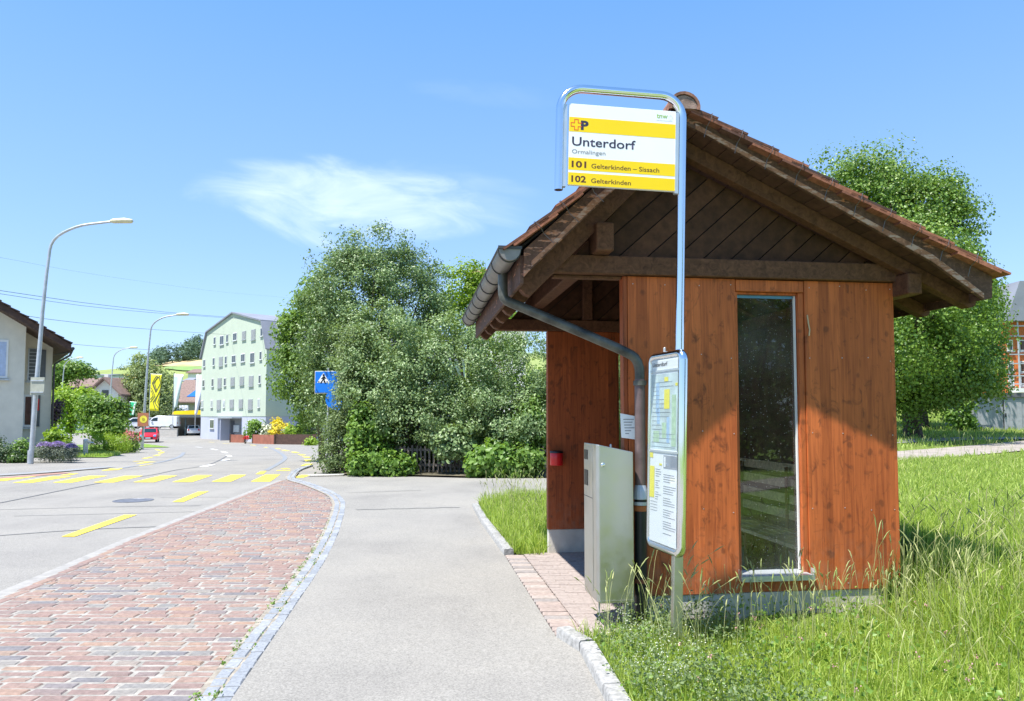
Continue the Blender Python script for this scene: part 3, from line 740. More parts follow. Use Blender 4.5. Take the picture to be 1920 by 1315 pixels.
# fascia, gutter with hoops, downpipe
part('fascia', BARGE, MB().bx(-.885,-.858,-.348,3.40,2.565,2.775))
part('fascia', BARGE, MB().bx(2.886,2.905,-.348,3.37,2.54,2.69))
gm = MB(); n = 12; N = n+1; gr = .078; gc = (-.968, 2.805)
for uu in (-.42, 3.42):
    for rr in (gr, gr-.004):
        for j in range(N):
            a = math.pi*(1+j/n); gm.v.append((gc[0]+rr*math.cos(a), uu, gc[1]+rr*1.12*math.sin(a)))
for j in range(n):
    gm.f += [(j, 2*N+j, 2*N+j+1, j+1), (N+j, N+j+1, 3*N+j+1, 3*N+j)]; gm.r += [.5]*2
gut = part('gutter', ZINC, gm, bevel=0, smooth=50)
ec = MB(); ec.prism([(gc[0]+gr*math.cos(math.pi*(1+j/10)), gc[1]+gr*1.12*math.sin(math.pi*(1+j/10))) for j in range(11)], -.424, -.419); ec.build('end_cap', ZINC, gut)
MB().tube([(gc[0]-gr, -.425, gc[1]+.004), (gc[0]-gr, 3.42, gc[1]+.004)], .010, 8).build('gutter_bead', ZINCD, gut)
MB().bx(gc[0]-gr-.008, gc[0]+gr+.008, -.432, -.42, gc[1]-.004, gc[1]+.018).build('end_rim', ZINCD, gut)
for k in range(9):
    u = -.385+k*.46; hp = [(gc[0]+(gr+.004)*math.cos(math.pi*(1+j/12)), u, gc[1]+(gr+.004)*1.12*math.sin(math.pi*(1+j/12))) for j in range(13)]
    MB().tube(hp, .0055, 6).build('gutter_hoop', ZINCD, gut)
dp = MB(); pts = catmull([(-.955,.10,2.735),(-.955,.10,2.60),(-.945,.095,2.53),(-.90,.08,2.495),(-.80,.06,2.452),(-.40,-.03,2.272),(-.10,-.095,2.135),(-.02,-.11,2.095),(.045,-.115,2.055),(.078,-.115,1.98),(.082,-.115,1.88)], .03)
dp.tube(pts, .038, 14); pipe = part('downpipe', COPPER, dp, bevel=0, smooth=60)
MB().tube([(.082,-.115,1.89),(.080,-.115,1.02)], .041, 16).build('downpipe_length', COPPER2, pipe).data.set_sharp_from_angle(angle=R(60))
for k, z in enumerate((1.86,)): MB().tube([(.082,-.115,z-.018),(.082,-.115,z+.018)], .050, 16).build('pipe_strap', COPPER, pipe)
MB().lathe([(.036,1.10),(.052,1.04),(.060,.985),(.060,.975)], 16, (.080,-.115,0)).build('pipe_cone', GALV, pipe)
part('standpipe', BLACKM, MB().tube([(.080,-.115,.98),(.074,-.115,-.12)], .048, 16), bevel=0, smooth=60)
MB().tube([(.079,-.115,.955),(.079,-.115,.93)], .060, 16).bx(.079,.16,-.125,-.1,.93,.955).build('pipe_strap', GALV, pipe)
MB().tube([(.079,-.115,.925),(.079,-.115,.885)], .0495, 16).build('rust_band', plain('rust', (.45,.14,.04), .8), pipe)
MB().tube([(.076,-.115,.375),(.076,-.115,.345)], .052, 16).bx(.09,.15,-.125,-.003,.35,.37).build('pipe_strap', plain('rust_dark', (.22,.07,.03), .8), pipe)
# hanging latch beside the window
MB().tube([(1.535,-.006,2.43),(1.54,-.012,2.36),(1.55,-.012,2.31),(1.545,-.010,2.26)], .006, 6).build('latch', plain('pale_wood', (.55,.42,.25), .7), SH)

# nail heads on the front boards
nm = None
for t in (.06,.34,.62,.885,1.555,1.83,2.07,2.27):
    for z in (.27,.86,1.47,2.08,2.66):
        x, zz_ = t+rg.uniform(-.012,.012), z+rg.uniform(-.02,.02)
        if nm is None: nm = MB().lathe([(.0042,0),(.0042,.002),(.002,.003)], 8, (0,0,0), Matrix.Rotation(R(90),3,'X')).build('nail_head', GALV, SH); q = nm
        else: q = nm.copy(); COL.objects.link(q); q.parent = SH
        q.location = (x, -.002, zz_)

# bench inside, on the long back wall
B = thing('bench', 'slatted timber bench inside the shelter, seen through the tall window', 'bench', LW(1.95,1.5,.04), SANG)
BW = beam_wood('bench_slat', (.44,.36,.23))
for k in range(4): MB().bx(-.28+k*.115,-.28+k*.115+.10,-1.2,1.25,.40,.435).build('seat_slat', BW, B, bevel=.005)
for k in range(4): MB().bx(.20+k*.012,.23+k*.012,-1.2,1.25,.52+k*.155,.52+k*.155+.095).build('back_slat', BW, B, bevel=.005)
for yv in (-1.0,0,1.05): MB().bx(-.26,.16,yv,yv+.05,0,.398).bx(.19,.2,yv,yv+.05,.0,1.05).build('bench_leg', BEAM, B)

# ------------------------------------------------------------------ things on and by the shelter
rb = thing('wall_bin', 'small red wall box with black lid on the rear panel', 'wall box', LW(0,2.82,1.12), SANG)
MB().lathe([(.070,-.075),(.076,-.07),(.076,.065),(.072,.07)], 20, (-.004,-.078,0)).build('bin_body', REDP, rb, smooth=50)
MB().lathe([(.079,.066),(.080,.078),(.074,.088),(.03,.095)], 20, (-.004,-.078,0)).build('bin_lid', BLACKP, rb, smooth=50)
nt_ = thing('paper_notice', 'white paper notice with printed lines hung by the downpipe', 'notice', LW(.015,-.02,1.53), SANG)
MB().prism([(-.058,-.09),(.052,-.105),(.060,.075),(-.066,.098)], -.012, -.010).build('sheet', WHITE, nt_)
pm = MB()
for k, w in enumerate((.085,.07,.06,.08,.05,.03)): pm.bx(-.042+.003*k,-.042+.003*k+w,-.0135,-.0125,.052-k*.022-.004,.052-k*.022+.002)
pm.build('printed_lines', GREY_INK, nt_)

tm = thing('ticket_machine', 'tall brushed steel ticket machine with sloping top on a short post', 'ticket machine', LW(-.16,-.05,0), SANG)
def machine():
    mb = MB(); t0, t1 = -.138, .142; u0, u1 = -.20, .20
    a = [(t0+.018, u0), (t1, u0), (t1, u1), (t0, u1), (t0, u0+.02)]
    vs = [(x, y, .24) for x, y in a]+[(x, y, 1.398-(x-t0)*.215) for x, y in a]; n = 5
    return mb.add(vs, [tuple(range(n-1,-1,-1)), tuple(range(n, 2*n))]+[(i, (i+1)%n, (i+1)%n+n, i+n) for i in range(n)])
machine().build('housing', BRUSH, tm, bevel=.006)
MB().bx(-.1415,-.1385,-.085,.185,.30,1.37).build('front_door', BRUSH, tm, bevel=.001)
MB().bx(-.1445,-.142,.06,.165,1.27,1.345).build('display', BLACKP, tm); MB().bx(-.1445,-.142,.06,.165,1.07,1.19).build('ticket_slot', BLACKP, tm)
MB().bx(-.143,-.1418,-.083,.183,.985,.990).build('door_joint', ZINCD, tm)
MB().lathe([(.016,0),(.016,.006),(.012,.010),(.004,.011)], 16, (-.09,-.2,1.245), Matrix.Rotation(R(90),3,'X')).build('lock', STEEL, tm, smooth=40)
MB().bx(-.12,.14,-.205,-.2,.235,.252).build('bottom_rail', BRUSH, tm)
MB().bx(.085,.125,-.12,-.08,-.1,.24).build('leg', GALV, tm); MB().bx(-.118,-.108,-.16,-.15,.10,.24).build('leg', GALV, tm)
MB().lathe([(.008,1.36),(.008,1.385),(.003,1.392)], 8, (.02,-.02,0)).build('pin', GALV, tm)

# ------------------------------------------------------------------ bus stop sign
BS = thing('bus_stop_sign', 'bus stop sign of bent steel tube with white and yellow panel and timetable case', 'bus stop sign', (1.089,4.954,0), 0)
BS.rotation_euler = (0, R(1.4), R(7))
r_ = .029; top = 3.814; xl = -.858; rc = .155
pts = [(0,0,.72),(0,0,2.0),(0,0,top-rc)]+[(-rc+rc*math.cos(a), 0, top-rc+rc*math.sin(a)) for a in [math.pi/2*k/8 for k in range(1, 9)]]
pts += [(xl+rc-rc*math.sin(a), 0, top-rc+rc*math.cos(a)) for a in [math.pi/2*k/8 for k in range(0, 9)]]+[(xl,0,3.106)]
MB().tube(pts, r_, 20).build('tube_frame', STEEL, BS, smooth=40)
MB().bx(-.032,.032,-.028,.028,-.15,.74).build('post', BRUSH, BS, bevel=.004)
x0, x1, z0, z1 = -.797, -.050, 3.143, 3.702; H_ = z1-z0; W_ = x1-x0
sp = MB().bx(x0, x1, -.014, .014, z0, z1).build('sign_panel', WHITE, BS, bevel=.002)
for xa in (xl+.022, -.053): MB().bx(xa, xa+.024, -.018, .018, z0-.015, z1-.01).build('clamp_rail', ALU, BS)
def band(f0, f1): MB().bx(x0+.0005, x1-.0005, -.0146, -.0142, z1-f1*H_, z1-f0*H_).build('yellow_band', YEL, sp)
band(.165,.345); band(.665,.817); band(.848,.9985)
TX = -.0150
def tx(body, fx, fz, fw, fh, mat, bold=0., y=TX): text_mesh(body, fw*W_, fh*H_, mat, sp, x0+fx*W_, y, z1-fz*H_, bold)
tx('Unterdorf', .030, .515, .59, .112, INK, .012); tx('Ormalingen', .030, .612, .31, .052, GREY_INK, .004)
tx('101', .030, .782, .135, .078, INKB, .03); tx('Gelterkinden – Sissach', .212, .782, .635, .058, INKB, .010)
tx('102', .030, .962, .135, .078, INKB, .03); tx('Gelterkinden', .212, .962, .37, .058, INKB, .010)
tx('tnw', .815, .098, .105, .062, GRNINK, .01); tx('P', .108, .312, .072, .108, INK, .05)
# red outlined cross beside the P, and the pale arrow after the green letters
cx, cz_, a, b = x0+.066*W_, z1-.258*H_, .0125, .036
outl = [(-a,b),(a,b),(a,a),(b,a),(b,-a),(a,-a),(a,-b),(-a,-b),(-a,-a),(-b,-a),(-b,a),(-a,a)]
cm = MB(); e = .0045
for i in range(12):
    p, q = outl[i], outl[(i+1)%12]
    if abs(p[0]-b) < 1e-6 and abs(q[0]-b) < 1e-6: continue
    cm.bx(cx+min(p[0],q[0])-e/2, cx+max(p[0],q[0])+e/2, TX-.0003-.0001*(i % 2), -.0148, cz_+min(p[1],q[1])-e/2, cz_+max(p[1],q[1])+e/2)
cm.build('cross_emblem', REDINK, sp)
am = MB(); ax, az = x0+.945*W_, z1-.085*H_
av = [(-.014,.008),(0,.008),(0,.020),(.018,0),(0,-.020),(0,-.008),(-.014,-.008)]
for i in range(6):
    p, q = Vector((ax+av[i][0], 0, az+av[i][1])), Vector((ax+av[i+1][0], 0, az+av[i+1][1])); d = (q-p); nn = Vector((-d.z,0,d.x)).normalized()*.0009
    am.add([(v.x, -.0152-.0001*i, v.z) for v in (p-nn, q-nn, q+nn, p+nn)], [(0,1,2,3)])
for k in range(14): am.bx(x0+(.815+k*.011)*W_, x0+(.815+k*.011+.006)*W_, -.0152, -.0142, z1-.127*H_, z1-.122*H_)
am.build('arrow_emblem', PALEINK, sp)
# timetable case, square to the sign, facing the walk
ca = MB(); zc0, zc1, y0c, y1c = .695, 2.03, -.075, .385; fr = .022; rr = .05
loop = []
for (yc, zc, a0) in ((y1c-rr, zc1-rr, 0), (y0c+rr, zc1-rr, 90), (y0c+rr, zc0+rr, 180), (y1c-rr, zc0+rr, 270)):
    for k in range(7): a = R(a0+15*k); loop.append((-.012, yc+rr*math.cos(a), zc+rr*math.sin(a)))
loop += [loop[0], loop[1]]
case = MB().bx(-.030,.004,y0c+.012,y1c-.012,zc0+.012,zc1-.012).build('timetable_case', ALU, BS, bevel=.004); case.rotation_euler = (0, 0, R(8))
cf = MB().tube(loop, .030, 14, cap=False).build('case_frame', STEEL, case, smooth=50)
PX = -.0345
def sheet(y_0, y_1, z_0, z_1, lvl, mat, name):
    return MB().bx(PX-.0006*lvl-.0006, PX-.0006*lvl, y_0, y_1, z_0, z_1).build(name, mat, case)
yi0, yi1 = y0c+.028, y1c-.028; wi = yi1-yi0
Y = lambda f: yi1-f*wi            # 0 = left edge as read, 1 = right edge
sheet(Y(1), Y(0), zc0+.03, zc1-.03, 0, WHITE, 'poster')
mapm = plain('printed_map', (.62,.72,.72), .5, var=.16, scale=9); sheet(Y(1), Y(0), 1.375, 1.90, 1, mapm, 'area_map')
PG = plain('map_green', (.50,.66,.46), .5, var=.12, scale=30); PB = plain('map_blue', (.42,.58,.76), .5, var=.1, scale=20)
m_ = MB(); 
for (f0, f1, za, zb) in ((.2,.33,1.62,1.84),(.25,.36,1.55,1.66),(.62,.72,1.42,1.6)): m_.bx(PX-.0020, PX-.0014, Y(f1), Y(f0), za, zb)
m_.build('map_detail', PB, case)
m_ = MB()
for (f0, f1, za, zb) in ((.12,.34,1.42,1.50),(.45,.6,1.45,1.56),(.8,.95,1.4,1.75)): m_.bx(PX-.0024, PX-.0018, Y(f1), Y(f0), za, zb)
m_.build('map_detail', PG, case)
m_ = MB(); m_.bx(PX-.003, PX-.0025, Y(.72), Y(.52), 1.655, 1.79); m_.bx(PX-.003, PX-.0025, Y(.66), Y(.52), 1.845, 1.875); m_.bx(PX-.003, PX-.0025, Y(1), Y(.92), 1.81, 1.83)
m_.bx(PX-.003, PX-.0025, Y(.18), Y(.0), 1.03, 1.25); m_.bx(PX-.003, PX-.0025, Y(.12), Y(.0), 1.31, 1.345); m_.bx(PX-.003, PX-.0025, Y(.46), Y(.36), 1.262, 1.275); m_.build('yellow_print', plain('print_yellow', (.88,.78,.10), .5, var=.04), case)
for z_ in (1.352, 1.915): MB().bx(PX-.006, PX, y0c+.02, y1c-.02, z_, z_+.014).build('case_rail', ALU, case)
m_ = MB(); m_.bx(PX-.0020, PX-.0014, Y(1), Y(.52), 1.245, 1.335); m_.build('grey_print', plain('print_grey', (.33,.35,.40), .5, var=.04), case)
m_ = MB(); m_.bx(PX-.0027, PX-.0021, Y(.60), Y(.54), 1.255, 1.325)
m_.build('white_print', WHITE, case)
m_ = MB(); rgp = random.Random(5)
for k in range(26):
    z_ = 1.20-k*.016
    if k % 5 == 4: continue
    m_.bx(PX-.0016, PX-.0008, Y(.52+rgp.uniform(.25,.46)), Y(.52), z_, z_+.004)
    if k < 14: m_.bx(PX-.0016, PX-.0008, Y(.22+rgp.uniform(.08,.22)), Y(.22), z_+.03, z_+.034)
for k in range(4): m_.bx(PX-.0016, PX-.0008, Y(.30), Y(.03), 1.0-k*.02, 1.003-k*.02)
for k in range(16): m_.bx(PX-.0026, PX-.002, Y(.1+rgp.uniform(.2,.85)), Y(.05+rgp.uniform(0,.05)), 1.39+k*.03, 1.392+k*.03)
m_.build('printed_lines', GREY_INK, case)
Mx = Matrix(((0,1,0,0),(-1,0,0,0),(0,0,1,0),(0,0,0,1)))
text_mesh('Unterdorf', .56*wi, .030, INK, case, -Y(.06), PX-.0026, 1.955, .01, 'lettering', Mx)
MB().bx(-.0415,-.0395,yi0-.01,yi1+.01,zc0+.026,zc1-.026).build('case_glass', PANE, case)
MB().lathe([(.009,2.05),(.009,2.085),(.004,2.09)], 10, (-.012,.2,0)).build('case_pin', GALV, case)
# ------------------------------------------------------------------ foliage
def unit(n): 
    v = RNG.normal(size=(n,3)); return v/np.linalg.norm(v, axis=1, keepdims=True)
def leaves(name, P, N, L, aspect, mat, parent, rnd=None, droop=.0):
    """one small folded leaf per point: P points, N normals, L lengths"""
    n = len(P); N = N/np.linalg.norm(N, axis=1, keepdims=True)
    a = np.cross(N, unit(n)); a /= np.linalg.norm(a, axis=1, keepdims=True)+1e-9
    a[:,2] -= droop; a /= np.linalg.norm(a, axis=1, keepdims=True)+1e-9
    b = np.cross(N, a); b /= np.linalg.norm(b, axis=1, keepdims=True)+1e-9
    L = L[:,None]; W = L*aspect
    V = np.empty((n,4,3)); V[:,0] = P-a*L*.5; V[:,2] = P+a*L*.5-N*L*.08
    V[:,1] = P+b*W*.5-a*L*.06+N*W*.16; V[:,3] = P-b*W*.5-a*L*.06+N*W*.16
    i = np.arange(n)[:,None]*4
    T = np.concatenate([i+[0,3,2], i+[0,2,1]], 1).reshape(-1,3)
    r = RNG.random(n) if rnd is None else np.clip(rnd, 0, 1)
    return np_mesh(name, V.reshape(-1,3), np.zeros((0,4),int), T, np.zeros(0), np.repeat(r, 2), mat, parent)
def crown_points(lobes, clusters, per, cr, shell=.72, seed=0, up=.35, noise_amp=.22):
    """leaf points in clumps spread through the outer volume of lobes (cx,cy,cz,rx,ry,rz)"""
    global RNG; RNG = np.random.default_rng(seed)
    vol = np.array([(l[3]*l[4]*l[5])**(2/3) for l in lobes]); vol = vol/vol.sum()
    Ps, Ns, Rs = [], [], []
    for l, w in zip(lobes, vol):
        k = max(3, int(clusters*w)); d = unit(k); c = np.array(l[:3]); r = np.array(l[3:6])
        # lumpy radius: sum of a few random bumps
        bmp = np.zeros(k)
        for q in range(9):
            ax = unit(1)[0]; bmp += RNG.uniform(-1,1)*np.exp(-((1-d@ax)/.18))
        rad = (shell+(1-shell)*RNG.random(k)**.6)*(1+noise_amp*np.clip(bmp,-1.2,1.4))
        cc = c+d*r*rad[:,None]
        m = RNG.integers(int(per*.5), int(per*1.5), k); idx = np.repeat(np.arange(k), m); n = len(idx)
        s = cr*RNG.uniform(.6,1.35,k)
        off = RNG.normal(size=(n,3))*np.array([1,1,.75]); off /= np.maximum(1, np.linalg.norm(off,axis=1)/1.9)[:,None]
        P = cc[idx]+off*s[idx][:,None]*.62
        N = d[idx]*.55+off*.35+unit(n)*.75+np.array([0,0,up])
        tone = RNG.random(k)[idx]*.45+RNG.random(n)*.55
        Ps.append(P); Ns.append(N); Rs.append(tone)
    return np.concatenate(Ps), np.concatenate(Ns), np.concatenate(Rs)
def limbs(name, base, lobes, r0, parent, mat=None, stems=1, seed=1, spread=.3, h0=.3):
    mb = MB(); rr = random.Random(seed); base = Vector(base)
    for s in range(stems):
        b = base+Vector((rr.uniform(-spread,spread), rr.uniform(-spread,spread), 0)) if stems > 1 else base
        ls = lobes if stems == 1 else [lobes[s % len(lobes)]]
        top = Vector(ls[0][:3]); fork = b+(top-b)*h0; k = r0 if stems == 1 else r0*rr.uniform(.5,.9)
        mb.tube([b-Vector((0,0,.2)), b+(fork-b)*.5+Vector((rr.uniform(-.06,.06),rr.uniform(-.06,.06),0)), fork], [k*1.25, k*.95, k*.8], 9)
        for l in ls:
            for q in range(3):
                e = Vector(l[:3])+Vector((rr.uniform(-.6,.6)*l[3], rr.uniform(-.6,.6)*l[4], rr.uniform(-.2,.7)*l[5])); m = fork.lerp(e, .5)+Vector((rr.uniform(-.25,.25),rr.uniform(-.25,.25),.15))
                mb.tube([fork, m, e], [k*.55, k*.32, k*.08], 6)
    return mb.build(name, mat or BARK, parent, world=True)
_q0, _q1, _q2, _q3 = at(586,742,22.6), at(617,690,22.6), at(611,764,22.6), at(623,738,22.6)
TRIM = [(np.array((_q0.x+.02,19.5,_q0.z)), np.array((_q1.x+.28,22.75,_q1.z))), (np.array((_q2.x+.05,19.5,_q2.z)), np.array((_q3.x+.2,22.75,_q3.z)))]
def plant(name, label, cat, base, lobes, clusters, per, cr, leaf, aspect, mat, seed, r0=.06, stems=1, group=None, shell=.72, droop=0., trunk=True, h0=.3, spikes=None, up=.35, amp=.22, spread=.3):
    base = Vector(base); t = thing(name, label, cat, base, 0, group)
    P, N, r = crown_points(lobes, clusters, per, cr, shell, seed, up, amp)
    if spikes:                            # upright shoots that break the outline
        for (x, y, z0_, z1_, w) in spikes:
            n = int(60*(z1_-z0_)/.5); k = RNG.random(n)**1.25; w = w*1.5; z0_ -= .5; z1_ = z1_+RNG.uniform(-.25,.1); sx_, sy_ = RNG.normal(size=2)*.10; x = x+sx_*k*2; y = y+sy_*k*2
            q = np.stack([x+RNG.normal(size=n)*w*(1.0-k*.72), y+RNG.normal(size=n)*w*(1.0-k*.72), z0_+(z1_-z0_)*k], 1)
            P = np.concatenate([P, q]); N = np.concatenate([N, unit(n)+[0,0,.2]]); r = np.concatenate([r, RNG.random(n)])
    cut = np.zeros(len(P), bool)
    for bx_ in TRIM: cut |= np.all((P > bx_[0]) & (P < bx_[1]), axis=1)
    P, N, r = P[~cut], N[~cut], r[~cut]
    P = P-np.array(base); keep = P[:,2] > -.05; P, N, r = P[keep], N[keep], r[keep]
    L = leaf*RNG.uniform(.65,1.3,len(P))
    leaves('crown' if trunk else 'foliage', P, N, L, aspect, mat, t, r, droop)
    if trunk: limbs('trunk' if stems == 1 else 'stems', base, lobes, r0, t, None, stems, seed, spread, h0)
    return t
LF_GREY = leaf_mat('leaf_greygreen', (.058,.115,.036), (.215,.310,.120), .26, .42)
LF_DOG = leaf_mat('leaf_dogwood', (.070,.135,.042), (.270,.370,.155), .26, .42)
LF_MID = leaf_mat('leaf_mid', (.065,.14,.022), (.20,.32,.060), .38, .45)
LF_YEL = leaf_mat('leaf_yellowgreen', (.11,.20,.012), (.24,.36,.03), .45, .5)
LF_LIME = leaf_mat('leaf_linden', (.045,.105,.012), (.195,.315,.050), .30, .42, (.36,.42,.13))
LF_DARK = leaf_mat('leaf_dark', (.025,.060,.018), (.075,.130,.045), .25, .42)
LF_WIL = leaf_mat('leaf_willow', (.10,.155,.055), (.20,.27,.11), .35, .5)
LF_FRESH = leaf_mat('leaf_fresh', (.09,.19,.03), (.20,.33,.06), .42, .45)
LF_SPIREA = leaf_mat('leaf_spirea', (.15,.27,.02), (.31,.44,.05), .4, .5)
LF_LAV = leaf_mat('leaf_lavender', (.15,.19,.13), (.26,.29,.22), .2, .7)
LF_BIRCH = leaf_mat('leaf_birch', (.17,.23,.10), (.32,.39,.17), .4, .5)
FL_PURP = leaf_mat('petal_purple', (.22,.15,.42), (.36,.26,.58), .3, .6)
FL_PINK = leaf_mat('petal_pink', (.50,.12,.16), (.65,.25,.28), .3, .6)
FL_WHITE = leaf_mat('petal_white', (.45,.50,.36), (.62,.64,.52), .2, .6)
FL_YEL = leaf_mat('petal_yellow', (.55,.45,.02), (.75,.62,.05), .3, .6)
FL_RED = leaf_mat('petal_red', (.6,.02,.02), (.7,.05,.04), .2, .6)

# hedge of shrubs and trees beyond the side road; each given by what it covers at its own distance
def lobe(px, py, Y, rpx, rpy=None, ry=None):
    c = at(px, py, Y); k = Y/F_PX; rx = rpx*k
    return (c.x, c.y, c.z, rx, ry if ry else rx*.9, (rpy or rpx)*k)
def foot(px, Y): return Vector((at(px, 782, Y).x, Y, ground_z(at(px,782,Y).x, Y)))
def spk(px, py0, py1, Y, w=.16): a, b = at(px, py0, Y), at(px, py1, Y); return (a.x, a.y, a.z, b.z, w)
plant('hedge_tree', 'tall bushy grey-green maple with upright shoots, highest of the hedge', 'tree', foot(700,24.5),
  [lobe(700,600,24.5,128,150),lobe(650,540,24.2,62,82),lobe(760,545,24.8,70,85),lobe(705,490,24.5,60,62),lobe(620,640,24,55,100),lobe(790,640,24.5,60,110),lobe(690,740,24,120,100)], 820, 84, .33, .088, .62, LF_GREY, 21, .13, 1, None, .70, 0, True, .3,
  [spk(662,500,405,24.5,.20),spk(618,520,420,24.2,.20),spk(712,500,424,24.5,.16),spk(750,500,420,24.6,.22),spk(800,520,436,24.8,.20),spk(776,520,440,24.7,.18),spk(590,560,468,24.0,.16),spk(640,500,428,24.3,.15),spk(690,500,440,24.4,.15)])
plant('hedge_tree', 'leafy dark tree at the left end of the hedge, behind the blue signs', 'tree', foot(606,27),
  [lobe(578,640,27,52,85),lobe(560,700,27,50,55),lobe(600,570,27,42,60),lobe(590,745,27,38,50),lobe(553,620,27.2,28,42)], 240, 60, .36, .13, .7, LF_MID, 22, .11, 1, None, .6, 0, True, .35,
  [spk(560,600,545,27,.18),spk(585,540,492,27,.18),spk(535,650,585,27,.18)])
plant('garden_tree', 'bright yellow-green tree rising behind the hedge beside the shelter gutter', 'tree', foot(880,31),
  [lobe(868,545,31,46,52),lobe(905,560,31,42,50),lobe(850,600,31,40,50),lobe(885,510,31,26,26),lobe(930,640,31,60,70)], 190, 60, .40, .13, .65, LF_YEL, 23, .12, 1, None, .6, 0, True, .3,
  [spk(888,500,478,31,.12)])
plant('dogwood_shrub', 'broad pale-leaved dogwood shrub arching over the picket fence', 'shrub', foot(760,21.6),
  [lobe(740,660,21.6,72,70),lobe(800,700,21.3,75,75),lobe(720,740,21.2,70,60),lobe(840,650,21.8,55,62),lobe(780,780,21.0,85,50),lobe(850,770,21.2,55,62),lobe(680,700,21.6,50,70),lobe(665,640,22.6,42,60),lobe(720,620,22.6,50,55)], 470, 84, .27, .085, .55, LF_DOG, 24, .035, 9, None, .72, .25, True, .35, None, .55, .38)
plant('willow_leaf_shrub', 'dense narrow-leaved light green shrub between the dogwood and the shelter', 'shrub', foot(960,20.9),
  [lobe(930,690,20.9,55,75),lobe(985,690,20.9,58,72),lobe(900,760,20.6,50,70),lobe(960,790,20.5,75,60),lobe(1020,770,20.8,58,75),lobe(890,640,21.2,38,45),lobe(1100,720,21.5,75,95),lobe(1180,740,21.5,60,95)], 470, 80, .26, .088, .42, LF_DOG, 25, .03, 9, None, .70, .2, True, .35, None, .5, .35)
plant('hedge_shrub', 'pale small-leaved shrub at the hedge corner under the blue signs', 'shrub', foot(628,21.2),
  [lobe(650,720,21.4,27,70),lobe(634,810,21.2,27,50),lobe(655,760,21.2,30,65),lobe(628,855,21.0,28,32),lobe(612,860,21.1,14,24),lobe(668,660,21.6,32,60)], 230, 55, .24, .075, .55, LF_WIL, 26, .025, 6, None, .55, 0, True, .35, None, .5)
for (px, py, Y, rx, ry_, lab, mt, sd, lf) in ((700,862,20.4,38,28,'fresh green bramble bush in front of the left end of the picket fence',LF_FRESH,31,.12),(745,872,20.3,26,20,'small ivy clump at the foot of the picket fence, right of the bramble',LF_FRESH,32,.10),
   (925,862,19.5,42,33,'rounded vine bush with large leaves at the fence, left of the shelter',LF_FRESH,33,.15),(985,870,19.4,32,28,'leafy green climber on the picket fence nearest the shelter',LF_MID,34,.11),(850,832,20.2,30,30,'pale climber hanging over the middle of the picket fence',LF_DOG,35,.11),(690,800,20.6,30,45,'trailing green creeper growing up through the left of the hedge',LF_FRESH,36,.12),(1000,800,20.3,40,70,'tall yellow-green creeper beside the rear wall of the shelter',LF_MID,37,.11)):
    plant('hedge_shrub', lab, 'shrub', foot(px,Y), [lobe(px,py,Y,rx,ry_), lobe(px-rx*.6,py+ry_*.35,Y-.1,rx*.6,ry_*.6), lobe(px+rx*.6,py+ry_*.3,Y-.1,rx*.55,ry_*.65)], 75, 42, .20, lf, .75, mt, sd, .02, 4, None, .5, 0, True, .3)
for (px, py, Y, rx, ry_, lab, sd) in ((760,800,23.2,120,70,'shaded inner shrub filling the hedge behind the dogwood',38),(930,770,22.8,110,100,'shaded inner shrub filling the hedge left of the shelter',39),(1130,740,24,120,130,'dense green shrub seen through the shelter rear window',40)):
    plant('hedge_shrub', lab, 'shrub', foot(px,Y), [lobe(px,py,Y,rx,ry_), lobe(px,py+ry_*.6,Y,rx*.9,ry_*.5)], 260, 46, .34, .12, .7, LF_MID, sd, .02, 5, None, .35, 0, True, .3)
# picket fence along the hedge
A, Bv = at(628,782,21.3), at(1060,782,19.75); d = Vector((Bv.x-A.x, Bv.y-A.y, 0)); Lf = d.length
pf_ = thing('picket_fence', 'old grey wooden picket fence half hidden in the hedge shrubs', 'fence', (A.x, A.y, 0), math.atan2(d.y, d.x))
n = int(Lf/.125)
for k in range(n):
    x = k*.125; h = .80+rg.uniform(-.03,.03); t_ = rg.uniform(-.015,.015)
    MB().add([(x,-.012,.06),(x+.055,-.012,.06),(x+.055+t_,-.012,h-.05),(x+.0275+t_,-.012,h),(x+t_,-.012,h-.05),(x,.008,.06),(x+.055,.008,.06),(x+.055+t_,.008,h-.05),(x+.0275+t_,.008,h),(x+t_,.008,h-.05)], [(0,1,2,3,4),(9,8,7,6,5)]+[(i,i+5,(i+1)%5+5,(i+1)%5) for i in range(5)]).build('picket', FENCEW, pf_)
for z in (.22,.64): MB().bx(0,n*.125,.010,.045,z,z+.07).build('rail', FENCEW, pf_)
for x in range(0, int(n*.125)+1, 2): MB().bx(x,x+.09,.047,.13,0,.74).build('fence_post', FENCEW, pf_)
# garden soil under the hedge with weeds
gs = [(-5.35,21.3),(-4.6,20.35),(-2.5,19.95),(0,19.2),(3.2,18.9),(9,19.4),(14,21),(14,40),(2,42),(-6,42),(-7.5,34),(-7.2,28),(-6.0,24)]
mb = MB(); mb.add([(x, y, ground_z(min(x,1.),y)+.03+max(0,ground_z(x,y)-ground_z(1,y))) for x, y in gs], [tuple(range(len(gs)))]); structure(mb.build('garden_soil', plain('garden_soil', (.11,.095,.06), .95, var=.35, scale=3)))

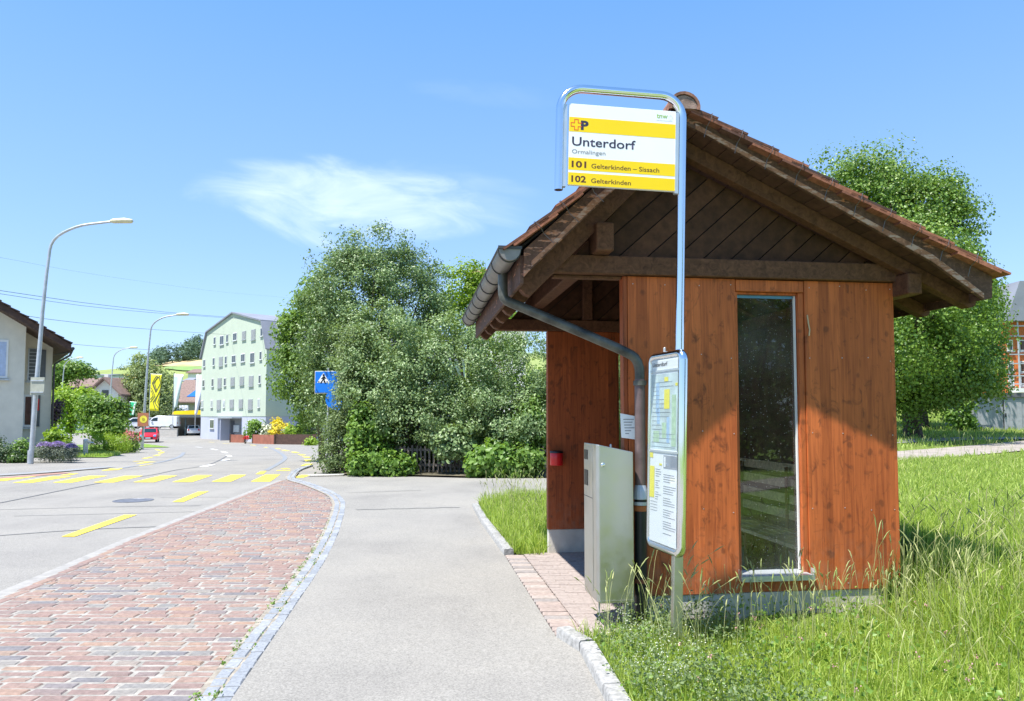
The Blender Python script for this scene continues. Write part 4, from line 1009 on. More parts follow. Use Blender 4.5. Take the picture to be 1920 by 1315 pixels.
# linden right of the shelter, with a skirt of branches down to the path
plant('linden_tree', 'big dense linden tree with rounded crown right of the shelter', 'tree', foot(1712,26.5)+Vector((0,0,0)),
  [lobe(1660,420,26.5,105,115),lobe(1752,470,26.5,82,125),lobe(1730,385,27,78,62),lobe(1782,590,25.5,84,105),lobe(1690,560,26,150,165),lobe(1832,610,27,44,90),lobe(1745,690,24.5,92,72),lobe(1815,690,25.5,60,56),lobe(1700,690,25,50,110),lobe(1592,372,26.5,64,78),lobe(1610,560,26.5,90,150),lobe(1650,352,27,56,36),lobe(1742,600,22.5,86,105),lobe(1698,745,25.5,22,65),lobe(1790,735,25,70,26),lobe(1840,712,26,40,28)], 1150, 128, .50, .098, .85, LF_LIME, 41, .28, 1, None, .72, .1, True, .28, None, .25, .30)
plant('linden_tree', 'darker linden behind the big one, low branches shading the path', 'tree', foot(1730,33),
  [lobe(1715,600,33,125,140),lobe(1785,665,33,64,58),lobe(1690,690,33,50,60)], 420, 52, .6, .17, .85, LF_MID, 44, .25, 1, None, .45, .1, True, .3)
plant('young_shrub', 'young leafy shrub under the linden left of the grey transformer box', 'shrub', at(1795,806,31),
  [lobe(1783,785,31,14,24),lobe(1806,780,31,18,28),lobe(1815,795,31,14,18)], 50, 26, .25, .15, .7, LF_FRESH, 42, .02, 5, None, .4, 0, True, .3)
# a tree behind the photographer, mirrored in the shelter window
plant('mirrored_tree', 'leafy tree behind the photographer seen only mirrored in the shelter window', 'tree', (13.5,-11.5,.0),
  [(13.5,-11.5,3.6,2.2,2.0,1.9),(11.8,-11.5,1.7,1.8,1.6,1.7),(15.4,-11.6,2.0,2.0,1.8,2.0),(13.4,-11.4,1.4,2.2,1.6,1.5),(12.5,-12.5,6.2,3.2,2.2,2.8),(16,-12,6.,3.,2.2,3.),(10.2,-12.5,4.2,2.,1.8,3.)], 620, 48, .5, .18, .75, LF_MID, 43, .14, 1, None, .55)

# ------------------------------------------------------------------ meadow right of the walk
def lawn_z(x, y):
    return ground_z(x, y)+.045*sm(.3, 0, x-kx(min(max(y,1.5),15.2)))+.02+.04*sm(3, 5, x)
def in_sh(x, y, m=0.):
    p = SMI @ Vector((x, y, 0)); return -.14-m < p.x < 2.29+m and -.02-m < p.y < 2.93+m
def lawn_in(x, y):
    if in_sh(x, y): return False
    p = SMI @ Vector((x, y, 0))
    if y < 5.32: return x > kx(y)+.11
    if y < 8.42:
        if p.y < .02 and p.x < 0: return x > .66+.14*(y-5.3)/.45 and y < 5.9 and p.x > -.2
        return p.x > 2.2 or (p.y < .02 and p.x > -.01) or (p.y > 2.85 and p.x > -.13)
    if y < 14.6: return x > kx(y)+.11
    return False
xs = [-.9+.12*i for i in range(46)]+[4.7+.3*i for i in range(30)]+[14,15,16.5,18,20,23,27,32,40]
ysl = [1.0+.12*i for i in range(62)]+[8.5+.15*i for i in range(42)]+[14.9+.3*i for i in range(30)]+[24,25,26,28,30,33,36,40,46,54,64,80]
path = catmull([(1.5,18.0,0),(6,17.6,0),(9.5,18.6,0),(12.5,20.3,0),(16,22.6,0),(20,25.5,0)], .4)
def on_path(x, y): return min((p.x-x)**2+(p.y-y)**2 for p in path[::3]) < 1.0
def meadow_keep(x, y):
    if y < 14.6: return lawn_in(x, y)
    if x < 1.4: return False
    return y > 16.2 + .0*x and (x > 4 or y < 16.6) or (x > 2.5 and y < 17)
def mz(x, y): return lawn_z(x, y)-ground_z(x, y)
structure(grid('meadow', xs, ysl, mz, SOIL, keep=meadow_keep))
mb = MB(); ribbon(mb, [(p.x, p.y) for p in path], 1.7, .088); structure(mb.build('footpath', PATHM)); mb = MB(); ribbon(mb, [(3.6,-2.6),(8,-4.2),(12,-6.2),(18,-9.5)], 1.5, -.085); structure(mb.build('footpath', PATHM))
p2 = catmull([(11.5,23.5,0),(15.5,25.3,0),(19,25.6,0),(24,25.2,0)], .5); mb = MB(); ribbon(mb, [(p.x, p.y) for p in p2], 1.2, .090); structure(mb.build('footpath', plain('asphalt_path', (.22,.22,.23), .9, var=.1)))

def blades(name, pts, hmin, hmax, w, mat, seed, lean=.45, tip=True, curl=1.):
    """pts (n,3) blade feet; each blade is a bent tapering strip"""
    rn = np.random.default_rng(seed); n = len(pts); h = rn.uniform(hmin, hmax, n); 
    ang = rn.uniform(0, 2*np.pi, n); fa = rn.uniform(0, 2*np.pi, n); le = rn.random(n)**1.3*lean*curl
    dirv = np.stack([np.cos(ang), np.sin(ang), np.zeros(n)], 1); side = np.stack([np.cos(fa), np.sin(fa), np.zeros(n)], 1)*(w*rn.uniform(.6,1.3,n))[:,None]/2
    V = np.empty((n,7,3)); B = np.asarray(pts)
    for k, (t, ws) in enumerate(((0,1.),(.42,.9),(.78,.6))):
        c = B+dirv*(h*le*t*t)[:,None]+np.array([0,0,1.])*(h*t*(1-.28*le*t))[:,None]
        V[:,2*k] = c-side*ws; V[:,2*k+1] = c+side*ws
    V[:,6] = B+dirv*(h*le)[:,None]+np.array([0,0,1.])*(h*(1-.30*le))[:,None]
    i = np.arange(n)[:,None]*7
    Q = np.concatenate([i+[0,1,3,2], i+[2,3,5,4]], 1).reshape(-1,4); T = i+[4,5,6]
    r = rn.random(n); o = np_mesh(name, V.reshape(-1,3), Q, T, np.repeat(r,2), r, mat); o['kind'] = 'stuff'; return o
GRASS = leaf_mat('grass_blade', (.19,.29,.030), (.41,.52,.105), .42, .55, (.46,.46,.18))
GRASS2 = leaf_mat('grass_short', (.21,.31,.045), (.41,.51,.125), .40, .6, (.46,.44,.20))
STALK = leaf_mat('grass_stalk', (.30,.38,.11), (.46,.47,.22), .3, .7)
def scatter(n, x0, x1, y0, y1, test, seed, clump=0., thresh=None):
    rn = np.random.default_rng(seed); x = rn.uniform(x0,x1,n); y = rn.uniform(y0,y1,n); out = []
    ph = rn.uniform(0,6.28,6)
    for a, b in zip(x, y):
        if not test(a, b): continue
        if clump:
            q = .5+.25*(math.sin(a*3.1+ph[0]+1.3*math.sin(b*2.3+ph[1]))+math.sin(b*4.3+ph[2]+1.1*math.sin(a*5.1+ph[3])))
            if rn.random() < clump*q: continue
        out.append((a, b, lawn_z(a, b)-.01))
    return np.array(out)
def view(x, y, m=.4): return -.75*y-m < x < .78*y+m
near = lambda x, y: meadow_keep(x, y) and view(x, y) and not in_sh(x, y, .0)
def near_low(x, y):                  # thin, low growth along the plinth
    q = SMI @ Vector((x, y, 0))
    return near(x, y) and not (q.y > -.42 and q.x < 2.3 and ((x*57.3+y*91.7) % 1.) > .16+.3*sm(1.1, 2.3, q.x))
blades('grass', scatter(70000, .3, 5.4, 2.9, 6.4, near_low, 51, .75), .05, .19, .0062, GRASS, 61, .9)
blades('grass', scatter(44000, .3, 4.6, 2.9, 5.7, near_low, 151, .4), .03, .11, .010, GRASS, 161, 1.1)
blades('grass', scatter(76000, 2.9, 8.6, 5.0, 10.5, near_low, 52, .6), .06, .24, .0085, GRASS, 62, .9)
blades('grass', scatter(80000, 4, 15, 9.5, 18.2, lambda x, y: near(x, y) and not on_path(x, y), 53, .4), .05, .20, .016, GRASS2, 63, .9)
blades('grass', scatter(26000, -1, 1.6, 8.4, 14.7, near, 54, .4), .06, .27, .011, GRASS, 64, .9)
blades('grass', scatter(26000, 8, 34, 18, 46, lambda x, y: meadow_keep(x, y) and view(x, y) and not on_path(x, y), 55), .08, .22, .035, GRASS2, 65, .8)
# flowering stalks with seed heads
def stalks(name, pts, h0, h1, seed, mat, lean=.28, head=.07):
    mb = MB(); rr = random.Random(seed)
    for x, y, z in pts:
        h = rr.uniform(h0, h1); a = rr.uniform(0, 6.28); le = rr.uniform(.02, lean)*h; mb.cur = rr.random()
        d = Vector((math.cos(a), math.sin(a), 0)); p = [Vector((x,y,z)), Vector((x,y,z+h*.5))+d*le*.25, Vector((x,y,z+h*.85))+d*le*.65, Vector((x,y,z+h))+d*le]
        mb.tube(p, [.0018,.0015,.0012,.0010], 4, False)
        q = (p[3]-p[2]).normalized(); 
        hp = [p[3]-q*head*h*.9, p[3]-q*head*h*.3, p[3]+q*head*h*.7, p[3]+q*head*h*1.3+d*.01]
        mb.tube(hp, [.0012,.0048,.0040,.0008], 5)
    o = mb.build(name, mat); o['kind'] = 'stuff'; return o
stalks('grass_stalks', scatter(260, 1.15, 3.7, 4.7, 6.2, lambda x, y: near(x,y) and (SMI@Vector((x,y,0))).y < -.06 and (SMI@Vector((x,y,0))).y > -.9, 71), .24, .52, 72, STALK)
stalks('grass_stalks', scatter(700, 1.6, 6.5, 3.6, 9, near, 73), .25, .52, 74, STALK, .6)
stalks('grass_stalks', scatter(500, -1, 1.4, 9, 14.6, near, 75), .35, .62, 76, STALK, .4)
stalks('grass_stalks', scatter(170, 6, 14, 14.5, 17.4, near, 77), .35, .75, 78, STALK, .3)
stalks('grass_stalks', scatter(60, .62, 1.25, 4.7, 5.75, near, 79), .35, .62, 80, STALK, .7)
# white bedstraw along the kerb and clover heads
def flowers(name, pts, h0, h1, size, per, mat, seed, spread=.05):
    rn = np.random.default_rng(seed); P = []
    for x, y, z in pts:
        h = rn.uniform(h0,h1); k = rn.integers(per//2, per+1)
        P.append(np.stack([x+rn.normal(size=k)*spread, y+rn.normal(size=k)*spread, z+h+rn.normal(size=k)*spread*1.1], 1))
    P = np.concatenate(P); o = leaves(name, P, unit(len(P))+[0,0,.8], size*rn.uniform(.6,1.4,len(P)), .8, mat, None); o['kind'] = 'stuff'; return o
flowers('bedstraw_flowers', scatter(120, .62, 1.35, 3.9, 5.75, lambda x, y: near(x,y) and x < .55+.16*y, 81, .9), .06, .26, .008, 30, FL_WHITE, 82, .030)
flowers('bedstraw_leaves', scatter(600, .58, 1.6, 3.4, 5.75, near, 83, .7), .03, .20, .020, 22, LF_WIL, 84, .035)
flowers('clover_heads', scatter(46, .9, 4, 3.5, 5.6, near, 85), .12, .24, .010, 16, leaf_mat('clover_pink',(.45,.22,.24),(.6,.35,.36),.2), 86, .008)
flowers('meadow_herbs', scatter(900, .6, 5, 3.0, 6.0, near, 87, .5), .02, .12, .030, 14, LF_FRESH, 88, .04)
# tiny weeds in the joints of the setts
pts = np.array([(bay_r(y)+rn_, y, zg(y)+.0) for y, rn_ in [(rg.uniform(3.9,11), rg.choice((-.0,.0,.105))) for k in range(60)]])
flowers('joint_weeds', pts, .012, .03, .018, 12, LF_FRESH, 89, .014)
blades('grass', scatter(4200, 2.9, 5.2, 4.6, 6.3, near_low, 191, .3), .18, .44, .0075, GRASS, 192, .8)
stalks('grass_stalks', scatter(240, 2.7, 5.0, 4.6, 6.4, near, 193), .45, .78, 194, STALK, .5)
# tall tuft by the shelter's rear corner, the wall's shade put into its green
blades('grass', scatter(2600, 2.95, 3.65, 5.95, 7.4, near, 90), .25, .55, .010, leaf_mat('grass_shaded',(.05,.10,.02),(.12,.19,.04),.35), 91, .7)
# ------------------------------------------------------------------ street lamps
def lamp(px, basepy, toppx, toppy, Y, label, arm=2.0):
    b = foot(px, Y); b.z = zg(Y)
    H = at(px, toppy, Y).z-b.z; dx = (toppx-px)*Y/F_PX-.28
    t = thing('street_lamp', label, 'street lamp', b, 0, 'street lamps along the road')
    lean = dx*.14
    MB().tube([(0,0,-.3),(lean*.25,0,H*.30),(lean*.55,0,H*.62)], [.085,.078,.062], 12).build('pole', GALV, t, smooth=60)
    pts = catmull([(lean*.55,0,H*.62),(lean*.85,0,H*.82),(lean*1.25,0,H*.92),(dx*.42,0,H*.975),(dx*.72,0,H*.994),(dx-.35,0,H)], .2)
    MB().tube(pts, [.060-.022*k/(len(pts)-1) for k in range(len(pts))], 10).build('arm', GALV, t, smooth=60)
    MB().tube([(dx-.60,0,H-.0),(dx-.50,0,H+.005),(dx-.1,0,H+.02),(dx+.15,0,H-.0),(dx+.2,0,H-.01)], [.045,.085,.10,.08,.03], 10).build('lamp_head', LAMPP, t, smooth=60)
    MB().tube([(0,0,.0),(0,0,.45)], [.10,.095], 12).build('base_sleeve', GALV, t)
    return t
lamp(60, 868, 243, 415, 25.6, 'tall curved street lamp nearest the camera, beside the cream house')
lamp(268, 843, 352, 590, 46.0, 'curved street lamp with a small square board, beside the red car')
lamp(203, 800, 256, 652, 72.0, 'slim street lamp rising in front of the white gable house')
lamp(112, 800, 154, 671, 84.0, 'farthest small street lamp right of the cream house eave')
# square board on the second lamp, back of a sign on the first
g = at(270, 787, 45.9); t = thing('square_board', 'small red-brown square board with yellow disc on the lamp pole', 'sign', g)
MB().bx(-.34,.34,-.13,-.10,-.42,.42).build('board', plain('redbrown_board', (.42,.16,.09), .6), t)
MB().lathe([(.23,0),(.23,.006)], 20, (.03,-.131,.02), Matrix.Rotation(R(90),3,'X')).build('disc', plain('disc_yellow', (.80,.68,.08), .5), t)
MB().lathe([(.09,.007),(.09,.012)], 14, (.03,-.131,.02), Matrix.Rotation(R(90),3,'X')).build('disc_centre', plain('disc_olive', (.45,.36,.05), .5), t)
MB().bx(-.06,.06,-.10,-.06,-.03,.03).build('bracket', GALV, t)
g = at(71, 725, 25.4); t = thing('sign_back', 'grey-green back of a square sign on the nearest street lamp', 'sign', g)
MB().bx(-.24,.24,-.03,.01,-.30,.32).build('plate', plain('sign_back_grey', (.36,.37,.30), .6), t)
for z in (-.2,.2): MB().bx(-.22,.22,-.055,-.031,z-.02,z+.02).build('bracket', GALV, t)

# ------------------------------------------------------------------ blue crossing sign and round sign
g = foot(614, 22.6); g.z = zg(22.6); t = thing('crossing_sign', 'blue square crosswalk sign above a round blue sign, half hidden in the hedge', 'traffic sign', g)
k = 22.6/F_PX; X = lambda px: (px-614)*k; Z = lambda py: at(614, py, 22.6).z-g.z
MB().tube([(0,.06,-.2),(0,.06,Z(690))], .035, 10).build('pole', GALV, t, smooth=60)
sq = MB().bx(X(590),X(640),-.012,.012,Z(737),Z(697)).build('square_plate', BLUE, t, bevel=.02)
MB().bx(X(589),X(641),.013,.022,Z(738.3),Z(695.7)).build('plate_rim', plain('rim_white', (.75,.70,.60), .5), t)
MB().prism([(X(594),Z(718)),(X(617),Z(718)),(X(605.5),Z(699))], -.0155,-.0125).build('white_triangle', WHITE, sq)
wm = MB(); q = X(605.5)
wm.lathe([(.035,0),(.035,.002)], 12, (q+.01,-.0158,Z(704)), Matrix.Rotation(R(90),3,'X'))
for poly in ([(-.03,.0),(.05,.02),(.045,-.11),(-.03,-.10)],[(-.03,-.09),(.01,-.09),(-.06,-.20),(-.10,-.19)],[(.0,-.10),(.045,-.10),(.09,-.2),(.05,-.21)],[(.04,.01),(.10,-.05),(.09,-.07),(.03,-.03)],[(-.02,0),(-.075,-.06),(-.06,-.075),(-.01,-.03)]):
    wm.prism([(q+a, Z(707)+b) for a, b in poly], -.0178,-.0158)
for i in range(4): wm.bx(q-.16+i*.085, q-.115+i*.085, -.0178,-.0158, Z(717.3), Z(715.2))
wm.build('walking_figure', BLACKP, sq)
MB().lathe([(.33,0),(.33,.02)], 28, (X(630),.01,Z(749)), Matrix.Rotation(R(90),3,'X')).build('round_plate', BLUE, t)

# ------------------------------------------------------------------ mint apartment building
A = Vector((-38.813, 91.438, 0)); Bq = Vector((-25.593, 76.203, 0)); gd = (A-Bq).normalized()
ang = math.atan2(-gd.y, -gd.x)            # local x from the left corner to the near corner, local y going back
AB = thing('apartment_building', 'mint green five-storey apartment building with grey roof', 'building', (A.x, A.y, -1.08), ang)
ABI = (Matrix.Translation(Vector((A.x, A.y, -1.08))) @ Matrix.Rotation(ang, 4, 'Z')).inverted()
def wallpt(px, py):
    d = Vector(ray(px, py)); n = Vector((gd.y, -gd.x, 0)); o = A-Vector((0,0,EYE)); s = o.dot(n)/d.dot(n)
    return ABI @ (Vector((0,0,EYE))+d*s)
def W2(cx, cy): p = wallpt(340+.2586*cx, 560+.2586*cy); return p.x, p.z
L_ = (A-Bq).length; DEP = 26
pr = [(.0,W2(145,425)[1]),W2(188,248),W2(377,108),W2(588,166),(L_,W2(626,352)[1])]
gz = W2(400,855)[1]
MB().prism([(0,gz),(L_,gz)]+pr[::-1], 0, DEP).build('wall', MINT, AB)
MB().bx(.03,L_-.03,.04,DEP-.04,-.3,gz-.003).build('ground_floor', BLUEGREY, AB)
rm = MB()
for i in range(4):
    a, b = Vector((pr[i][0],0,pr[i][1])), Vector((pr[i+1][0],0,pr[i+1][1])); d = (b-a).normalized(); nn = Vector((-d.z,0,d.x))
    e0 = .25 if i == 0 else 0.; e1 = .25 if i == 3 else 0.; a = a-d*e0; b = b+d*e1
    rm.prism([(v.x, v.z) for v in (a+nn*.01, b+nn*.01, b+nn*.17, a+nn*.17)], -.22, DEP+.3)
rf = rm.build('roof', SLATE, AB)
wins = [(237,280,250,333),(282,270,308,335),(328,262,341,318),(377,250,403,305),(444,238,469,298),(510,225,538,298),(577,213,592,273),
(162,443,174,495),(230,430,243,486),(276,424,300,488),(318,418,331,474),(368,412,395,466),(434,402,462,459),(502,393,531,466),(570,383,584,443),
(156,590,169,640),(222,582,235,638),(266,578,292,647),(311,577,325,633),(360,572,387,630),(427,567,455,625),(493,562,523,634),(563,556,577,616),
(146,740,160,793),(215,737,228,790),(260,735,286,803),(304,735,317,790),(353,733,381,790),(420,731,447,790),(487,731,517,803),(556,728,570,790),(208,878,235,942),(300,880,325,946),(483,885,520,948)]
blind = {4,5,9,17,19,20,21,25,27,28,29}
def add_window(par, x0, x1, z0, z1, y=0., shut=False, fr=.05, flip=1, mat=None):
    f = MB().bx(x0-.015,x1+.015,y-.05,y-.004,z0-.015,z1+.015).build('window', FRAMEW if not shut else GALV, par)
    if shut:
        m_ = MB(); n = 9
        for k in range(n): m_.bx(x0+.03,x1-.03,y-.075,y-.052,z0+(z1-z0)*k/n+.015,z0+(z1-z0)*(k+1)/n-.015)
        m_.build('shutter', mat or SHUT, f)
    else:
        xm = (x0+x1)/2; two = x1-x0 > .8; m_ = MB()
        if two: m_.bx(x0+fr,xm-fr*.4,y-.056,y-.051,z0+fr,z1-fr).bx(xm+fr*.4,x1-fr,y-.056,y-.051,z0+fr,z1-fr)
        else: m_.bx(x0+fr*.7,x1-fr*.7,y-.056,y-.051,z0+fr,z1-fr)
        m_.build('pane', mat or (PALEWIN if rg.random() < .3 else DARKWIN), f)
    MB().bx(x0-.08,x1+.08,y-.14,y-.0045,z0-.10,z0-.042).build('sill', GALV, f)
    return f
for i, (a, b, c, d) in enumerate(wins):
    x0, z1 = W2(a, b); x1, z0 = W2(c, d); zc = (z0+z1)/2; h = W2((a+c)/2, b)[1]-W2((a+c)/2, d)[1]
    if x1-x0 < .3: x1 = x0+.35
    x0 = max(x0, .15); add_window(AB, x0, x1, zc-h/2, zc+h/2, 0. if i < 31 else .04, i in blind)
x0, z1 = W2(352,868); x1, z0 = W2(430,1000)
MB().bx(x0,x1,.010,.036,0,z1).build('recess_shade_panel', plain('recess_shade_grey', (.16,.17,.18), .6), AB)  # flat panel, shade of the doorway recess painted as dark grey
dr = MB().bx(x0+.35,x0+1.45,-.01,.006,.02,z1-.25).build('door', DARKWIN, AB); MB().bx(x0+1.3,x0+1.36,-.06,-.012,.9,1.3).build('handle', GALV, dr)
MB().bx(x1-1.9,x1-.3,-.12,.006,1.0,1.75).build('letter_boxes', GALV, AB)
cx0 = W2(262,860)[0]; MB().bx(cx0,x1+.2,-1.1,.0,gz-.22,gz-.10).build('canopy', GALV, AB)
MB().bx(x0-.3,x0-.12,-1.0,.03,0,gz-.222).build('canopy_wall', BLUEGREY, AB)
ML = Matrix.Translation((L_,0,0)) @ Matrix.Rotation(R(90),4,'Z')        # the side facade facing right
for yy_, zz in ((5.2,3.2),(5.2,6.2),(12,3.2),(12,6.2),(18,3.2),(18,6.2),(3.5,.9),(14,.9)):
    f = MB().bx(yy_,yy_+2.4,-.05,-.004,zz,zz+1.3,ML).build('window', FRAMEW, AB); MB().bx(yy_+.1,yy_+2.3,-.056,-.051,zz+.1,zz+1.2,ML).build('pane', DARKWIN, f)
# its garden: brown fence, board, shrubs
def P3(px, py): return G(px, py)
fpts = [P3(432,829.5), P3(459,830), P3(474,831.5), P3(515,833), P3(592,834)]
fn = thing('garden_fence', 'low red-brown board fence round the garden of the mint building', 'fence', fpts[0]); M0 = fpts[0]
def fpanel(a, b, h, mat, name='fence_panel'):
    d = Vector((b.x-a.x,b.y-a.y,0)); n = Vector((-d.y,d.x,0)).normalized()*.05; mb = MB()
    q = [a-n-M0, b-n-M0, b+n-M0, a+n-M0]; mb.add([(v.x,v.y,v.z-.1) for v in q]+[(v.x,v.y,v.z+h) for v in q], [(0,3,2,1),(4,5,6,7)]+[(i,(i+1)%4,(i+1)%4+4,i+4) for i in range(4)]); mb.build(name, mat, fn)
    for v in (a, b): MB().bx(v.x-M0.x-.07,v.x-M0.x+.07,v.y-M0.y-.09,v.y-M0.y+.09,v.z-M0.z-.1,v.z-M0.z+h+.06).build('fence_post', DKBR, fn)
RB = plain('redbrown_boards', (.30,.11,.07), .8, var=.15, scale=2); fpanel(fpts[0],fpts[1],.80,RB); fpanel(fpts[2],fpts[3],.88,RB); fpanel(fpts[3]+Vector((.2,0,0)),fpts[4],.95,DKBR)
g = at(541,808.5,75); t = thing('name_board', 'pale blue board standing among the garden shrubs', 'sign', (g.x,g.y,zg(75)))
w = 15*75/F_PX; z_ = g.z-zg(75); MB().bx(-w,w,-.03,.03,z_-.2,z_+.2).build('board', plain('pale_blue_board',(.48,.55,.74),.5), t); 
for s in (-1,1): MB().bx(s*w*.8-.03,s*w*.8+.03,.032,.09,-.1,z_+.15).build('leg', GALV, t)
def bush(px, py, Y, rx, ry_, label, mat, seed, leaf=.3, cl=26, per=26, cr=.45, name='garden_shrub', cat='shrub', group=None, extra=(), amp=.3, shell=.5, asp=.75):
    return plant(name, label, cat, foot(px, Y) if True else None, [lobe(px,py,Y,rx,ry_)]+[lobe(*e) for e in extra], cl, per, cr, leaf, asp, mat, seed, .04, 3, group, shell, 0, True, .3, None, .4, amp, .2)
bush(478,806,76,14,18,'green garden shrub between the entrance and the white shrub',LF_FRESH,101)
bush(502,812,76,13,17,'white flowering shrub in the garden of the mint building',FL_WHITE,102,.3,22)
bush(522,806,75.5,17,17,'yellow flowering shrub in the garden of the mint building',FL_YEL,103)
bush(548,815,74.5,16,15,'yellow-green shrub right of the pale blue board',LF_SPIREA,104)
bush(577,800,73,22,25,'grey-green bush at the right end of the brown fence',LF_MID,105,.3,40)
bush(584,831,66,11,8,'small round bush on the kerb island beside the far road bend',LF_SPIREA,106,.2,20,26,.3)
for px, py, lab in ((463,822,'red flowers by the gap in the brown fence'),(564,817,'red rose bush in front of the dark fence')):
    bush(px,py,73,4,5,lab,FL_RED,107+px,.16,5,16,.22)

# ------------------------------------------------------------------ cream house on the left
HB = foot(60, 32); HB.z = zg(32)-.05; HO = thing('cream_house', 'cream rendered house with brown tiled gable roof and grey shutters', 'house', HB, R(36))
def hx(px, Y): return ((px-960)*Y/F_PX-(60-960)*Y/F_PX)/1.20
def hz(py, Y): return at(60, py, Y).z-HB.z
Yf, Yr = 30.8, 32.6
xa, xb, xc = hx(-190,Yf), hx(40,Yf), hx(97,Yr)
ez = hz(671,Yr); sl_ = .62
rz = lambda x: ez+(xc+.75-x)*sl_     # roof underside height at local x
apx = xc-4.9
MB().prism([(xa,-.3),(xb,-.3),(xb,rz(xb)),(apx,rz(apx)),(xa,rz(apx)-(apx-xa)*sl_)], Yf-32, 10).build('wall', CREAM, HO)
MB().prism([(xb-.1,-.3),(xc,-.3),(xc,rz(xc)),(xb-.1,rz(xb-.1))], Yr-32, 9.8).build('wall', CREAM, HO)
rmb = MB(); ex = xc+.48
rmb.prism([(ex,rz(ex)+.0),(apx,rz(apx)),(apx,rz(apx)+.30),(ex,rz(ex)+.26)], Yf-32-.9, 10.6)
rmb.prism([(apx,rz(apx)),(xa-.8,rz(apx)-(apx-xa+.8)*sl_),(xa-.8,rz(apx)-(apx-xa+.8)*sl_+.26),(apx,rz(apx)+.30)], Yf-32-.9, 10.6)
hr = rmb.build('roof', DKBR, HO)
tm_ = MB(); n = 17; dd = Vector((apx-ex,0,rz(apx)-rz(ex))); Lr = dd.length; dd.normalize(); nn = Vector((-dd.z,0,dd.x)); nn = nn if nn.z > 0 else -nn
HT = by_rnd('dark_roof_tiles', [(0,(.075,.05,.045)),(1,(.13,.085,.07))], .85, .1, 6, .2)
for k in range(n):
    a = Vector((ex,0,rz(ex)+.262))+dd*Lr*k/n; b = a+dd*(Lr/n*1.15); tm_.cur = rg.random()
    tm_.prism([(v.x,v.z) for v in (a+nn*.05,b+nn*.005,b+nn*.04,a+nn*.10)], Yf-32-.98, 10.65)
tm_.build('roof_tiles', HT, hr)
MB().tube([(ex+.06,Yf-32-.9,rz(ex)+.1),(ex+.06,10.6,rz(ex)+.1)], .07, 8).build('gutter', ZINCD, HO)
MB().tube([(ex+.06,Yf-32-.7,rz(ex)+.05),(ex-.02,Yf-32-.6,rz(ex)-.18),(xc+.08,Yr-32-.1,rz(ex)-.42),(xc+.06,Yr-32-.08,rz(ex)-.6),(xc+.06,Yr-32-.08,-.2)], .045, 8).build('downpipe', ZINCD, HO, smooth=60)
MB().tube([(ex,Yf-32-.5,rz(ex)-.02),(xc+.02,Yr-32-.05,rz(ex)-.02)], .03, 6).build('eave_strut', ZINCD, HO)
yw = Yr-32
add_window(HO, hx(51,Yr), hx(71,Yr), hz(714,Yr), hz(655,Yr), yw, True, .05, 1, plain('slate_shutter', (.11,.125,.14), .6, var=.08)); MB().bx(hx(73,Yr),hx(84,Yr),yw-.06,yw-.005,hz(714,Yr),hz(656,Yr)).build('shutter', MATS['slate_shutter'], HO)
f = add_window(HO, hx(45,Yr), hx(62,Yr), hz(800,Yr), hz(741,Yr), yw, False, .08, 1, plain('reddish_glass',(.12,.05,.045),.15,0,.4,1)); MB().bx(hx(63.5,Yr),hx(76,Yr),yw-.06,yw-.005,hz(800,Yr),hz(741,Yr)).build('shutter', plain('dark_shutter',(.10,.11,.11),.6), HO)
MB().bx(hx(70,Yr),hx(74,Yr),yw-.075,yw-.062,hz(770,Yr),hz(748,Yr)).build('red_panel', REDP, HO)
f = add_window(HO, hx(-24,Yf), hx(7.5,Yf), hz(710,Yf), hz(640,Yf), Yf-32, False, .08, 1, plain('blue_blind',(.42,.50,.66),.4,0,.1))
# railing and low things beside it
t = thing('metal_railing', 'galvanised steel railing with a slanted strut beside the cream house', 'railing', foot(112, 31)); k = 31/F_PX; g = t.location
for px in (88, 109, 127): MB().tube([((px-112)*k,0,-.1),((px-112)*k,0,at(px,812 if px != 109 else 797,31).z-g.z)], .025, 8).build('post', GALV, t)
for py in (815, 828): MB().tube([((86-112)*k,0,at(86,py,31).z-g.z),((139-112)*k,0,at(139,py+1,31).z-g.z)], .03, 8).build('rail', GALV, t)
MB().tube([((88-112)*k,.05,at(88,818,31).z-g.z),((109-112)*k,.05,at(109,801,31).z-g.z)], .03, 8).build('strut', GALV, t)
b0 = G(160,855); t = thing('bollard', 'short grey bollard in the grass between lavender and round bush', 'bollard', b0)
MB().tube([(0,0,-.1),(0,0,.66)], .10, 14).build('post', GALV, t, smooth=50); MB().lathe([(.105,.66),(.105,.69),(.09,.72),(.03,.73)], 14).build('cap', GALV, t, smooth=50)
MB().tube([(.09,0,.60),(.32,.05,.56)], .03, 8).build('bracket', GALV, t)
